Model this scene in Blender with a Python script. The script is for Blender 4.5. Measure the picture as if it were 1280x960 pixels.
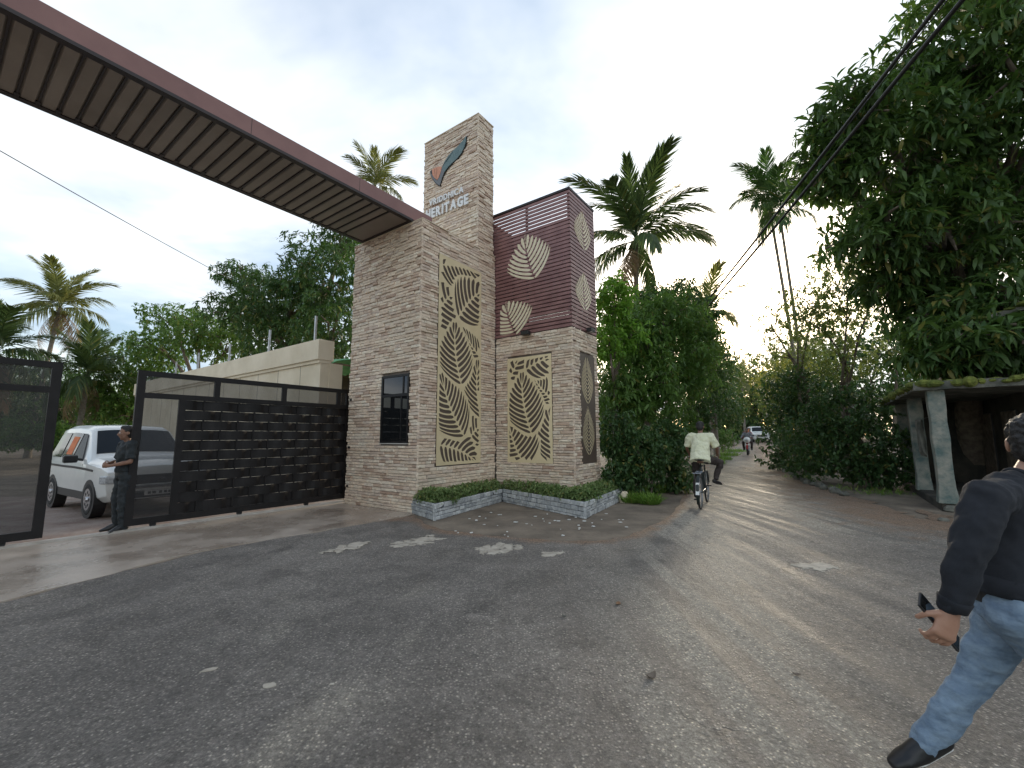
import bpy, bmesh, math, random
import numpy as np
from mathutils import Vector, Matrix, Euler

random.seed(7)
rng = np.random.default_rng(11)
sc = bpy.context.scene
for o in list(bpy.data.objects):
    bpy.data.objects.remove(o)
col = sc.collection
PI = math.pi

# ------------------------------------------------------------------ camera
F_PX, PITCH, ROLL, AZ, EYE = 538.84, 0.121805, -0.004928, 0.623797, 1.5
def cam_rot(p=PITCH, r=ROLL):
    cp, sp = math.cos(p), math.sin(p)
    right = Vector((1, 0, 0)); up = Vector((0, -sp, cp)); fw = Vector((0, cp, sp))
    cr, sr = math.cos(r), math.sin(r)
    return cr * right + sr * up, -sr * right + cr * up, fw
CR, CU, CF = cam_rot()
cd = bpy.data.cameras.new('camera'); cam = bpy.data.objects.new('camera', cd); col.objects.link(cam)
cd.sensor_width = 36.0; cd.lens = F_PX / 1280 * 36; cd.clip_start = 0.05; cd.clip_end = 4000
mw = Matrix((CR, CU, -CF)).transposed().to_4x4(); mw.translation = (0, 0, EYE)
cam.matrix_world = mw
sc.camera = cam
sc.render.resolution_x = 1024; sc.render.resolution_y = 768

# ------------------------------------------------------------------ sky and sun
SUN_AZ, SUN_EL = math.radians(30), math.radians(13)
SUN = Vector((math.sin(SUN_AZ) * math.cos(SUN_EL), math.cos(SUN_AZ) * math.cos(SUN_EL), math.sin(SUN_EL)))
world = bpy.data.worlds.new('World'); sc.world = world; world.use_nodes = True
nt = world.node_tree; nt.nodes.clear()
def wn(t, **k):
    n = nt.nodes.new(t)
    for a, b in k.items(): setattr(n, a, b)
    return n
def mathn(tree, op, a, b=None, c=None, clamp=False):
    n = tree.nodes.new('ShaderNodeMath'); n.operation = op; n.use_clamp = clamp
    for i, v in enumerate((a, b, c)):
        if v is None: continue
        if isinstance(v, (int, float)): n.inputs[i].default_value = v
        else: tree.links.new(v, n.inputs[i])
    return n.outputs[0]
def mixc(tree, fac, a, b, blend='MIX'):
    n = tree.nodes.new('ShaderNodeMix'); n.data_type = 'RGBA'; n.blend_type = blend
    for s, v in ((n.inputs[0], fac), (n.inputs[6], a), (n.inputs[7], b)):
        if isinstance(v, (int, float)): s.default_value = v
        elif isinstance(v, tuple): s.default_value = v if len(v) == 4 else (*v, 1)
        else: tree.links.new(v, s)
    return n.outputs[2]
def ramp(tree, fac, stops):
    n = tree.nodes.new('ShaderNodeValToRGB'); e = n.color_ramp.elements
    while len(e) < len(stops): e.new(0.5)
    for el, (p, c) in zip(e, stops):
        el.position = p
        el.color = (c, c, c, 1) if isinstance(c, (int, float)) else (*c, 1)
    tree.links.new(fac, n.inputs[0])
    return n.outputs[0]
sky = wn('ShaderNodeTexSky', sky_type='NISHITA', sun_disc=False)
sky.sun_elevation = SUN_EL; sky.sun_rotation = SUN_AZ; sky.altitude = 0; sky.air_density = 1.0; sky.dust_density = 1.5; sky.ozone_density = 1.0
tc = wn('ShaderNodeTexCoord')
sep = wn('ShaderNodeSeparateXYZ'); nt.links.new(tc.outputs['Generated'], sep.inputs[0])
zc = mathn(nt, 'MAXIMUM', mathn(nt, 'ADD', sep.outputs[2], 0.22), 0.08)
cv = wn('ShaderNodeCombineXYZ')
nt.links.new(mathn(nt, 'DIVIDE', sep.outputs[0], zc), cv.inputs[0]); nt.links.new(mathn(nt, 'DIVIDE', sep.outputs[1], zc), cv.inputs[1])
def wnoise(scale, detail, rough, dist, off):
    m = wn('ShaderNodeMapping'); m.inputs['Location'].default_value = off; nt.links.new(cv.outputs[0], m.inputs[0])
    n = wn('ShaderNodeTexNoise'); n.inputs['Scale'].default_value = scale; n.inputs['Detail'].default_value = detail
    n.inputs['Roughness'].default_value = rough; n.inputs['Distortion'].default_value = dist
    nt.links.new(m.outputs[0], n.inputs['Vector']); return n.outputs[0]
cover = ramp(nt, wnoise(0.62, 7, 0.5, 0.35, (1.3, 0.35, 0)), [(0.36, 0.05), (0.58, 1.0)])
shade = ramp(nt, wnoise(0.9, 6, 0.55, 0.4, (7.1, 2.0, 3)), [(0.36, 0.0), (0.64, 1.0)])
dotn = wn('ShaderNodeVectorMath', operation='DOT_PRODUCT'); nt.links.new(tc.outputs['Generated'], dotn.inputs[0]); dotn.inputs[1].default_value = SUN
glow = mathn(nt, 'POWER', mathn(nt, 'MAXIMUM', dotn.outputs['Value'], 0.0), 13.0)
ccol = mixc(nt, shade, (0.24, 0.31, 0.40), (0.72, 0.72, 0.705))
glowc = wn('ShaderNodeVectorMath', operation='SCALE'); glowc.inputs[0].default_value = (0.66, 0.60, 0.46); nt.links.new(glow, glowc.inputs['Scale'])
addv = wn('ShaderNodeVectorMath', operation='ADD'); nt.links.new(ccol, addv.inputs[0]); nt.links.new(glowc.outputs[0], addv.inputs[1])
bg1 = wn('ShaderNodeBackground'); nt.links.new(sky.outputs[0], bg1.inputs[0]); bg1.inputs[1].default_value = 0.15
bg2 = wn('ShaderNodeBackground'); nt.links.new(addv.outputs[0], bg2.inputs[0]); bg2.inputs[1].default_value = 0.95
mx = wn('ShaderNodeMixShader'); nt.links.new(cover, mx.inputs[0]); nt.links.new(bg1.outputs[0], mx.inputs[1]); nt.links.new(bg2.outputs[0], mx.inputs[2])
wo = wn('ShaderNodeOutputWorld'); nt.links.new(mx.outputs[0], wo.inputs[0])
sl = bpy.data.lights.new('sun', 'SUN'); sl.energy = 1.4; sl.angle = math.radians(10); sl.color = (1.0, 0.86, 0.66)
so = bpy.data.objects.new('sun', sl); col.objects.link(so); so.location = (30, 52, 20)
so.rotation_euler = (-SUN).to_track_quat('-Z', 'Y').to_euler()
sc.view_settings.view_transform = 'Standard'; sc.view_settings.look = 'None'; sc.view_settings.gamma = 1.0
sc.view_settings.use_curve_mapping = False; sc.view_settings.exposure = 1.15
sc.cycles.max_bounces = 6; sc.cycles.diffuse_bounces = 3; sc.cycles.glossy_bounces = 2; sc.cycles.transmission_bounces = 3; sc.cycles.transparent_max_bounces = 8

# ------------------------------------------------------------------ geometry helpers
AX = Vector((math.sin(AZ), math.cos(AZ), 0)); BX = Vector((-math.cos(AZ), math.sin(AZ), 0))
PHI = PI / 2 - AZ
CAM = Vector((0, 0, EYE))
def ray(x, y): return CR * ((x - 640) / F_PX) + CU * ((480 - y) / F_PX) + CF
def hz(x, y):                                     # the lane climbs gently away from the gate
    t = min(max(y - 10, 0), 55)
    s = t * t / (t + 6) if t > 0 else 0
    return 0.0215 * s
def G(x, y, z=0.0):
    d = ray(x, y); return CAM + d * ((z - EYE) / d.z)
def GH(x, y):                                     # pixel to point on the climbing ground
    z = 0
    d = ray(x, y)
    lo, hi = 1.0, 400.0
    for _ in range(60):
        mid = (lo + hi) / 2; p = CAM + d * mid
        if p.z > hz(p.x, p.y): lo = mid
        else: hi = mid
    return CAM + d * lo
def V(x, y, p, n):
    d = ray(x, y); return CAM + d * ((p - CAM).dot(n) / d.dot(n))
def W(x, y, Y):
    d = ray(x, y); return CAM + d * (Y / d.y)
P0 = G(520.6, 642.7)
def loc(p): q = p - P0; return Vector((q.dot(AX), q.dot(BX), p.z))
def wld(u, v, z=0): return P0 + AX * u + BX * v + Vector((0, 0, z))

class MB:
    def __init__(s): s.v = []; s.f = []
    def add(s, vs, fs):
        b = len(s.v); s.v += [tuple(q) for q in vs]; s.f += [tuple(i + b for i in f) for f in fs]; return s
    def box(s, a, b):
        x0, y0, z0 = a; x1, y1, z1 = b
        return s.add([(x0, y0, z0), (x1, y0, z0), (x1, y1, z0), (x0, y1, z0), (x0, y0, z1), (x1, y0, z1), (x1, y1, z1), (x0, y1, z1)],
                     [(0, 3, 2, 1), (4, 5, 6, 7), (0, 1, 5, 4), (1, 2, 6, 5), (2, 3, 7, 6), (3, 0, 4, 7)])
    def tube(s, pts, rad, n=8, lat=None, cap=True, rnd=False):
        """rings along pts; rad per point: r or (r_lat, r_dep); lat = lateral direction"""
        pts = [Vector(p) for p in pts]
        if not isinstance(rad, (list, tuple)): rad = [rad] * len(pts)
        rad = [(r, r) if not isinstance(r, (list, tuple)) else tuple(r) for r in rad]
        if rnd:
            d0 = (pts[0] - pts[1]).normalized(); d1 = (pts[-1] - pts[-2]).normalized()
            m0 = min(rad[0]); m1 = min(rad[-1])
            pts = [pts[0] + d0 * m0 * .85, pts[0] + d0 * m0 * .5] + pts + [pts[-1] + d1 * m1 * .5, pts[-1] + d1 * m1 * .85]
            sc_ = lambda r, k: (r[0] * k, r[1] * k)
            rad = [sc_(rad[0], .45), sc_(rad[0], .85)] + rad + [sc_(rad[-1], .85), sc_(rad[-1], .45)]
        vs = []; fs = []; prev = None
        for i, p in enumerate(pts):
            t = (pts[min(i + 1, len(pts) - 1)] - pts[max(i - 1, 0)])
            t = t.normalized() if t.length > 1e-9 else Vector((0, 0, 1))
            ref = Vector(lat) if lat is not None else (prev if prev is not None else (Vector((1, 0, 0)) if abs(t.x) < .8 else Vector((0, 1, 0))))
            n1 = ref - t * ref.dot(t)
            if n1.length < 1e-6: n1 = t.orthogonal()
            n1.normalize(); n2 = t.cross(n1); prev = n1
            for k in range(n):
                a = 2 * PI * k / n
                vs.append(p + n1 * (math.cos(a) * rad[i][0]) + n2 * (math.sin(a) * rad[i][1]))
        for i in range(len(pts) - 1):
            for k in range(n):
                k2 = (k + 1) % n
                fs.append((i * n + k, i * n + k2, (i + 1) * n + k2, (i + 1) * n + k))
        if cap:
            fs.append(tuple(range(n - 1, -1, -1))); fs.append(tuple((len(pts) - 1) * n + k for k in range(n)))
        return s.add(vs, fs)
    def ball(s, c, r, nu=12, nv=8, rot=None):
        r = (r, r, r) if not isinstance(r, (list, tuple)) else r
        vs = []; fs = []
        for i in range(1, nv):
            th = PI * i / nv
            for k in range(nu):
                a = 2 * PI * k / nu
                q = Vector((r[0] * math.sin(th) * math.cos(a), r[1] * math.sin(th) * math.sin(a), r[2] * math.cos(th)))
                if rot is not None: q = rot @ q
                vs.append(Vector(c) + q)
        q = Vector((0, 0, r[2])); vs.append(Vector(c) + (rot @ q if rot is not None else q)); vs.append(Vector(c) - (rot @ q if rot is not None else q))
        t = (nv - 1) * nu
        for i in range(nv - 2):
            for k in range(nu):
                k2 = (k + 1) % nu
                fs.append((i * nu + k, (i + 1) * nu + k, (i + 1) * nu + k2, i * nu + k2))
        for k in range(nu):
            k2 = (k + 1) % nu
            fs.append((t, k, k2)); fs.append((t + 1, (nv - 2) * nu + k2, (nv - 2) * nu + k))
        return s.add(vs, fs)
    def prism(s, poly, off):                     # polygon of 3-D points extruded by vector
        poly = [Vector(p) for p in poly]; n = len(poly); off = Vector(off)
        return s.add(poly + [p + off for p in poly], [tuple(range(n - 1, -1, -1)), tuple(range(n, 2 * n))] + [(i, (i + 1) % n, n + (i + 1) % n, n + i) for i in range(n)])
    def wheel(s, c, axis, R, r, n=28, m=8, flat=1.0):       # torus
        axis = Vector(axis).normalized(); e1 = axis.orthogonal().normalized(); e2 = axis.cross(e1)
        vs = []; fs = []
        for i in range(n):
            a = 2 * PI * i / n; d = e1 * math.cos(a) + e2 * math.sin(a)
            for k in range(m):
                b = 2 * PI * k / m
                vs.append(Vector(c) + d * (R + r * math.cos(b)) + axis * (r * flat * math.sin(b)))
        for i in range(n):
            for k in range(m):
                i2 = (i + 1) % n; k2 = (k + 1) % m
                fs.append((i * m + k, i2 * m + k, i2 * m + k2, i * m + k2))
        return s.add(vs, fs)
    def mesh(s, name, smooth=False):
        me = bpy.data.meshes.new(name); me.from_pydata(s.v, [], s.f); me.update()
        bm = bmesh.new(); bm.from_mesh(me); bmesh.ops.recalc_face_normals(bm, faces=bm.faces); bm.to_mesh(me); bm.free()
        if smooth: me.shade_smooth()
        return me
    def build(s, name, mat, parent=None, smooth=False, bevel=0):
        o = obj(name, s.mesh(name, smooth), mat, parent)
        if bevel:
            m = o.modifiers.new('bevel', 'BEVEL'); m.width = bevel; m.segments = 2; m.limit_method = 'ANGLE'
        return o

def obj(name, me, mat=None, parent=None):
    o = bpy.data.objects.new(name, me); col.objects.link(o)
    if mat is not None and not me.materials: me.materials.append(mat)
    if parent is not None: o.parent = parent
    return o
def tag(o, label=None, cat=None, group=None, kind=None):
    if label: o['label'] = label
    if cat: o['category'] = cat
    if group: o['group'] = group
    if kind: o['kind'] = kind
    return o
def thing(name, label, cat, at=(0, 0, 0), rz=0, group=None):
    o = bpy.data.objects.new(name, None); col.objects.link(o)
    o.location = at; o.rotation_euler = (0, 0, rz); o.empty_display_size = .2
    return tag(o, label, cat, group)
def np_mesh(name, verts, tris):
    me = bpy.data.meshes.new(name); nv = len(verts); nf = len(tris)
    me.vertices.add(nv); me.vertices.foreach_set('co', np.asarray(verts, np.float32).ravel())
    me.loops.add(nf * 3); me.loops.foreach_set('vertex_index', np.asarray(tris, np.int32).ravel())
    me.polygons.add(nf); me.polygons.foreach_set('loop_start', np.arange(0, nf * 3, 3, dtype=np.int32))
    me.update(calc_edges=True); return me
def copy_tree(o, parent=None):
    c = o.copy(); col.objects.link(c)
    if parent is not None: c.parent = parent
    for ch in list(o.children): copy_tree(ch, c)
    return c

# ------------------------------------------------------------------ materials
def mat(name, c1, c2=None, scale=4.0, rough=.7, metal=0.0, bump=0.0, bscale=40.0, spec=.5, rnd=0.0, detail=5, rough2=None, stretch=None, coat=0, alpha=None, ramp_pos=(.35, .65), trans=None):
    m = bpy.data.materials.new(name); m.use_nodes = True; t = m.node_tree; t.nodes.clear()
    out = t.nodes.new('ShaderNodeOutputMaterial'); p = t.nodes.new('ShaderNodeBsdfPrincipled')
    p.inputs['Roughness'].default_value = rough; p.inputs['Metallic'].default_value = metal; p.inputs['Specular IOR Level'].default_value = spec
    if coat: p.inputs['Coat Weight'].default_value = coat; p.inputs['Coat Roughness'].default_value = .08
    c4 = (*c1, 1)
    geo = t.nodes.new('ShaderNodeNewGeometry'); vec = geo.outputs['Position']
    if stretch:
        mp = t.nodes.new('ShaderNodeMapping'); mp.inputs['Rotation'].default_value = (0, 0, stretch[0]); mp.inputs['Scale'].default_value = stretch[1]
        t.links.new(vec, mp.inputs[0]); vec = mp.outputs[0]
    if c2 is not None:
        n = t.nodes.new('ShaderNodeTexNoise'); n.inputs['Scale'].default_value = scale; n.inputs['Detail'].default_value = detail; n.inputs['Roughness'].default_value = .6
        t.links.new(vec, n.inputs['Vector'])
        fac = ramp(t, n.outputs[0], [(ramp_pos[0], 0.0), (ramp_pos[1], 1.0)])
        if rnd:
            oi = t.nodes.new('ShaderNodeObjectInfo')
            r = mathn(t, 'FRACT', mathn(t, 'ADD', oi.outputs['Random'], geo.outputs['Random Per Island']))
            fac = mathn(t, 'ADD', mathn(t, 'MULTIPLY', fac, 1 - rnd), mathn(t, 'MULTIPLY', r, rnd))
        cc = mixc(t, fac, c1, c2)
        if rnd and trans is not None:
            r2 = mathn(t, 'FRACT', mathn(t, 'MULTIPLY', r, 37.7))
            cc = mixc(t, mathn(t, 'MULTIPLY', mathn(t, 'GREATER_THAN', r2, .94), .75), cc, (.26, .22, .06)); cc = mixc(t, mathn(t, 'MULTIPLY', mathn(t, 'LESS_THAN', r2, .22), .5), cc, tuple(min(1, q * 1.7) for q in c2))
        t.links.new(cc, p.inputs['Base Color'])
        if rough2 is not None:
            rr = t.nodes.new('ShaderNodeMapRange'); rr.inputs[3].default_value = rough; rr.inputs[4].default_value = rough2
            t.links.new(fac, rr.inputs[0]); t.links.new(rr.outputs[0], p.inputs['Roughness'])
    else: p.inputs['Base Color'].default_value = c4
    if bump:
        n = t.nodes.new('ShaderNodeTexNoise'); n.inputs['Scale'].default_value = bscale; n.inputs['Detail'].default_value = 4
        t.links.new(geo.outputs['Position'], n.inputs['Vector'])
        b = t.nodes.new('ShaderNodeBump'); b.inputs['Strength'].default_value = 1.0; b.inputs['Distance'].default_value = bump
        t.links.new(n.outputs[0], b.inputs['Height']); t.links.new(b.outputs[0], p.inputs['Normal'])
    sh = p.outputs[0]
    if alpha is not None:
        tr = t.nodes.new('ShaderNodeBsdfTransparent'); ms = t.nodes.new('ShaderNodeMixShader'); ms.inputs[0].default_value = alpha
        t.links.new(tr.outputs[0], ms.inputs[1]); t.links.new(sh, ms.inputs[2]); sh = ms.outputs[0]
    if trans is not None:
        tl = t.nodes.new('ShaderNodeBsdfTranslucent'); tl.inputs[0].default_value = (*trans[1], 1)
        ms = t.nodes.new('ShaderNodeMixShader'); ms.inputs[0].default_value = trans[0]
        t.links.new(sh, ms.inputs[1]); t.links.new(tl.outputs[0], ms.inputs[2]); sh = ms.outputs[0]
    t.links.new(sh, out.inputs[0])
    return m

def stone_material():
    m = mat('stone_cladding', (.3, .3, .3), (.5, .5, .5)); t = m.node_tree
    p = next(n for n in t.nodes if n.type == 'BSDF_PRINCIPLED')
    geo = t.nodes.new('ShaderNodeNewGeometry'); oi = t.nodes.new('ShaderNodeObjectInfo')
    r = mathn(t, 'FRACT', mathn(t, 'ADD', oi.outputs['Random'], geo.outputs['Random Per Island']))
    base = ramp(t, r, [(0, (.50, .36, .28)), (.2, (.72, .58, .46)), (.45, (.85, .73, .59)), (.62, (.64, .52, .44)), (.8, (.90, .82, .69)), (1, (.76, .62, .50))])
    mp = t.nodes.new('ShaderNodeMapping'); mp.inputs['Scale'].default_value = (9, 9, 38); t.links.new(geo.outputs['Position'], mp.inputs[0])
    n = t.nodes.new('ShaderNodeTexNoise'); n.inputs['Scale'].default_value = 1; n.inputs['Detail'].default_value = 6; n.inputs['Roughness'].default_value = .7
    t.links.new(mp.outputs[0], n.inputs['Vector'])
    streak = ramp(t, n.outputs[0], [(.3, (.45, .40, .36)), (.48, (.92, .89, .86)), (.7, (1.12, 1.10, 1.06))])
    c = mixc(t, 1.0, base, streak, 'MULTIPLY')
    n2 = t.nodes.new('ShaderNodeTexNoise'); n2.inputs['Scale'].default_value = .8; n2.inputs['Detail'].default_value = 5
    t.links.new(geo.outputs['Position'], n2.inputs['Vector'])
    c = mixc(t, ramp(t, n2.outputs[0], [(.5, 0.0), (.75, .35)]), c, (.42, .38, .29))
    t.links.new(c, p.inputs['Base Color']); p.inputs['Roughness'].default_value = .62
    b = t.nodes.new('ShaderNodeBump'); b.inputs['Distance'].default_value = .012; b.inputs['Strength'].default_value = .8
    t.links.new(n.outputs[0], b.inputs['Height']); t.links.new(b.outputs[0], p.inputs['Normal'])
    return m

def road_material():
    m = bpy.data.materials.new('asphalt'); m.use_nodes = True; t = m.node_tree; p = t.nodes['Principled BSDF']
    geo = t.nodes.new('ShaderNodeNewGeometry'); pos = geo.outputs['Position']
    def noise(scale, detail=5, rough=.6, vec=pos, dist=0):
        n = t.nodes.new('ShaderNodeTexNoise'); n.inputs['Scale'].default_value = scale; n.inputs['Detail'].default_value = detail
        n.inputs['Roughness'].default_value = rough; n.inputs['Distortion'].default_value = dist; t.links.new(vec, n.inputs['Vector']); return n.outputs[0]
    mp = t.nodes.new('ShaderNodeMapping'); mp.inputs['Rotation'].default_value = (0, 0, math.radians(22)); mp.inputs['Scale'].default_value = (3.2, .22, 1)
    t.links.new(pos, mp.inputs[0])
    fine = noise(38, 8, .85); mid = noise(9, 6, .7); big = noise(.45, 6, .65); med = noise(1.7, 7, .7, dist=.4); streak = noise(1.0, 6, .62, mp.outputs[0], .6)
    vor = t.nodes.new('ShaderNodeTexVoronoi'); vor.inputs['Scale'].default_value = 46; t.links.new(pos, vor.inputs['Vector'])
    peb = ramp(t, vor.outputs['Distance'], [(.08, 1.0), (.45, 0.0)])
    wob = t.nodes.new('ShaderNodeVectorMath'); wob.operation = 'ADD'; nz = t.nodes.new('ShaderNodeTexNoise'); nz.inputs['Scale'].default_value = 2.5; nz.inputs['Detail'].default_value = 4
    t.links.new(pos, nz.inputs['Vector']); t.links.new(pos, wob.inputs[0]); t.links.new(nz.outputs['Color'], wob.inputs[1])
    crk = t.nodes.new('ShaderNodeTexVoronoi'); crk.feature = 'DISTANCE_TO_EDGE'; crk.inputs['Scale'].default_value = .55; t.links.new(wob.outputs[0], crk.inputs['Vector'])
    crack = mathn(t, 'MULTIPLY', ramp(t, crk.outputs['Distance'], [(.004, 1.0), (.012, 0.0)]), ramp(t, big, [(.5, 0.0), (.58, 1.0)]))
    base = mixc(t, ramp(t, big, [(.36, 0.0), (.62, 1.0)]), (.27, .248, .225), (.42, .385, .345))
    base = mixc(t, ramp(t, med, [(.46, 0.0), (.62, .75)]), base, (.20, .182, .165))
    base = mixc(t, ramp(t, noise(.9, 7, .7, dist=.8), [(.56, 0.0), (.70, .6)]), base, (.52, .48, .41))
    dust_attr = t.nodes.new('ShaderNodeAttribute'); dust_attr.attribute_name = 'dust'
    da = dust_attr.outputs['Fac']
    dust = mathn(t, 'MULTIPLY', ramp(t, streak, [(.42, .05), (.52, 1.0)]), da, clamp=True)
    dust = mathn(t, 'MULTIPLY', dust, ramp(t, mid, [(.3, .5), (.6, 1.0)]))
    base = mixc(t, dust, base, (.68, .62, .52))
    edge_attr = t.nodes.new('ShaderNodeAttribute'); edge_attr.attribute_name = 'edge'
    ef = mathn(t, 'ADD', edge_attr.outputs['Fac'], mathn(t, 'MULTIPLY', mathn(t, 'SUBTRACT', noise(2.2, 6, .65), .5), 1.5))
    ef = ramp(t, ef, [(.32, 0.0), (.8, 1.0)])
    base = mixc(t, mathn(t, 'MULTIPLY', ef, .85), base, (.44, .29, .19))
    base = mixc(t, mathn(t, 'MULTIPLY', crack, .35), base, (.06, .055, .05))
    cellr = t.nodes.new('ShaderNodeSeparateColor'); t.links.new(vor.outputs['Color'], cellr.inputs[0])
    peb = mathn(t, 'MULTIPLY', peb, ramp(t, cellr.outputs[0], [(.25, .1), (.9, 1.0)]))
    sp = mixc(t, peb, (.50, .49, .48), (2.25, 2.2, 2.1))
    base = mixc(t, .8, base, sp, 'MULTIPLY')  # dark base and bright specks also put the gravel's relief shading into colour
    grain = ramp(t, fine, [(.32, .2), (.5, .85), (.68, 1.9)])
    base = mixc(t, .85, base, grain, 'MULTIPLY')
    t.links.new(base, p.inputs['Base Color'])
    rr = ramp(t, streak, [(.34, .48), (.62, .82)]); t.links.new(rr, p.inputs['Roughness'])
    hgt = mathn(t, 'ADD', mathn(t, 'MULTIPLY', fine, .5), mathn(t, 'ADD', mathn(t, 'MULTIPLY', peb, .45), mathn(t, 'MULTIPLY', mid, 1.1)))
    hgt = mathn(t, 'ADD', hgt, mathn(t, 'ADD', mathn(t, 'MULTIPLY', streak, .9), mathn(t, 'MULTIPLY', crack, -.4)))
    b = t.nodes.new('ShaderNodeBump'); b.inputs['Distance'].default_value = .03; b.inputs['Strength'].default_value = 1.0
    t.links.new(hgt, b.inputs['Height']); t.links.new(b.outputs[0], p.inputs['Normal'])
    return m

def leaf_mat(name, a, b, tr, tw=.35, rough=.42):
    return mat(name, a, b, scale=.9, rough=rough, spec=.3, rnd=.65, trans=(tw, tr))

M_STONE = stone_material()
M_MORTAR = mat('mortar', (.12, .095, .078), (.20, .165, .14), 6, .95)
M_ROAD = road_material()
M_SOIL = mat('soil', (.13, .105, .08), (.27, .22, .165), 1.3, .95, bump=.03, bscale=14, detail=9)
M_YARD = mat('yard_gravel', (.22, .15, .12), (.34, .28, .24), 2.2, .92, bump=.025, bscale=22, detail=9)
M_APRON = mat('wet_concrete', (.30, .24, .19), (.60, .52, .44), .6, .12, rough2=.6, detail=9, bump=.006, bscale=24, ramp_pos=(.40, .66))
M_KERB = mat('pale_concrete', (.38, .35, .31), (.5, .47, .43), 5, .85, bump=.003)
M_GOLD = mat('champagne_sheet', (.72, .60, .375), (.79, .665, .435), 2, .42, metal=.25, bump=.0006, bscale=300)
M_BROWN = mat('brown_backing', (.085, .062, .048), (.11, .08, .062), 3, .5)
M_CREAM = mat('cream_sheet', (.70, .61, .42), (.77, .69, .50), 4, .5)
M_SLAT = mat('maroon_slat', (.20, .095, .09), (.29, .15, .14), 3, .4, spec=.5)
M_FASCIA = mat('maroon_fascia', (.19, .088, .078), (.25, .125, .108), 1.1, .42, detail=8, bump=.002, bscale=3)
M_DARKTRIM = mat('dark_maroon_trim', (.018, .011, .011), (.028, .018, .017), 3, .5)
M_SOFFIT = mat('soffit_sheet', (.20, .162, .13), (.31, .262, .22), 1.2, .5, rnd=.5)
M_BLACK = mat('black_powdercoat', (.008, .007, .007), (.015, .013, .013), 5, .5, spec=.3, bump=.001, bscale=120)
M_MESH = mat('dark_tinted_mesh', (.03, .03, .032), rough=.35, alpha=.42)
M_GLASS = mat('dark_window_glass', (.008, .009, .010), rough=.03, spec=.8)
M_CAST = mat('cast_concrete_wall', (.66, .565, .415), (.80, .70, .54), 1.1, .88, bump=.004, bscale=25, detail=8)
M_WALLJ = mat('wall_joint', (.22, .19, .15), rough=.9)
M_GALV = mat('galvanised_steel', (.45, .46, .47), (.58, .59, .6), 6, .4, metal=.6)
M_GREYSTONE = mat('blue_grey_stone', (.22, .235, .25), (.66, .67, .66), 14, .75, bump=.01, bscale=40, rnd=.6)
M_GREYMORT = mat('grey_mortar', (.08, .085, .09), (.15, .155, .16), 8, .9)
M_LOGO_GREEN = mat('slate_green', (.105, .165, .165), (.15, .215, .21), 8, .45)
M_LOGO_DARK = mat('logo_edge', (.015, .018, .02), rough=.5)
M_LOGO_GREY = mat('logo_grey', (.16, .165, .17), rough=.45)
M_LOGO_ORANGE = mat('logo_orange', (.60, .25, .14), (.66, .31, .19), 12, .45)
M_LETTER = mat('brushed_letter', (.78, .78, .77), (.86, .86, .85), 10, .35)
M_BARK = mat('bark', (.11, .085, .065), (.22, .18, .14), 7, .95, bump=.02, bscale=18)
M_PALMBARK = mat('palm_bark', (.17, .145, .115), (.28, .25, .21), 9, .95, bump=.015, bscale=16)
M_MANGO = leaf_mat('mango_leaf', (.026, .064, .021), (.085, .145, .044), (.13, .24, .04), .30)
M_MANGO2 = leaf_mat('mango_leaf_fresh', (.045, .10, .025), (.125, .215, .052), (.18, .32, .055), .35)
M_BRIGHT = leaf_mat('bright_leaf', (.10, .23, .035), (.20, .36, .06), (.28, .5, .06), .4)
M_DENSE = leaf_mat('dense_leaf', (.024, .062, .023), (.08, .14, .05), (.10, .20, .04), .3)
M_OLIVE = leaf_mat('olive_leaf', (.055, .10, .03), (.14, .20, .06), (.26, .32, .07), .42)
M_YELLOWG = leaf_mat('yellow_green_leaf', (.10, .14, .03), (.22, .24, .055), (.42, .40, .07), .45)  # backlit glow of the far tree is put into this leaf colour
M_HEDGE = leaf_mat('hedge_leaf', (.07, .14, .04), (.24, .30, .12), (.16, .3, .06), .25, .5)
M_GRASS = leaf_mat('grass_blade', (.09, .18, .03), (.22, .34, .07), (.26, .45, .07), .35, .6)
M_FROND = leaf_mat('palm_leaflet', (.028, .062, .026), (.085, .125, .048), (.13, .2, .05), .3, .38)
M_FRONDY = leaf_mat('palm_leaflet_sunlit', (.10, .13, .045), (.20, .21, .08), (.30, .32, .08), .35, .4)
M_DEADFROND = leaf_mat('dead_frond_leaf', (.16, .11, .065), (.27, .19, .11), (.3, .2, .1), .25, .7)
M_MOSS = mat('moss', (.07, .10, .018), (.22, .24, .05), 5, .95, bump=.04, bscale=16)
M_OLDCONC = mat('weathered_concrete', (.055, .06, .05), (.22, .21, .175), 3.2, .92, bump=.012, bscale=16, detail=9)
M_PILLAR = mat('flaking_teal_concrete', (.10, .145, .135), (.30, .29, .245), 4.5, .92, bump=.014, bscale=18, detail=9)
M_OLDWALL = mat('dark_plaster', (.03, .029, .026), (.085, .075, .06), 2.0, .95, bump=.01, detail=8)  # very dark because the shade of the porch is put into the colour
M_CARWHITE = mat('white_car_paint', (.74, .76, .74), (.80, .81, .79), 2, .25, coat=.6)
M_CARGLASS = mat('car_glass', (.012, .015, .017), rough=.06, spec=.25)
M_RUBBER = mat('tyre_rubber', (.014, .014, .014), (.03, .028, .026), 20, .85)
M_CHROME = mat('alloy', (.55, .56, .58), rough=.25, metal=.9)
M_BLKPLAST = mat('black_plastic', (.02, .02, .021), rough=.45)
M_LAMPGLASS = mat('headlamp_glass', (.6, .62, .64), (.3, .32, .34), 30, .08, spec=.8)
M_PLATE = mat('white_plate', (.7, .7, .68), rough=.5)
M_ORANGE = mat('orange_tint', (.6, .16, .06), (.7, .24, .1), 9, .8)
M_CABLE = mat('black_cable', (.012, .012, .013), rough=.55)
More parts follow.
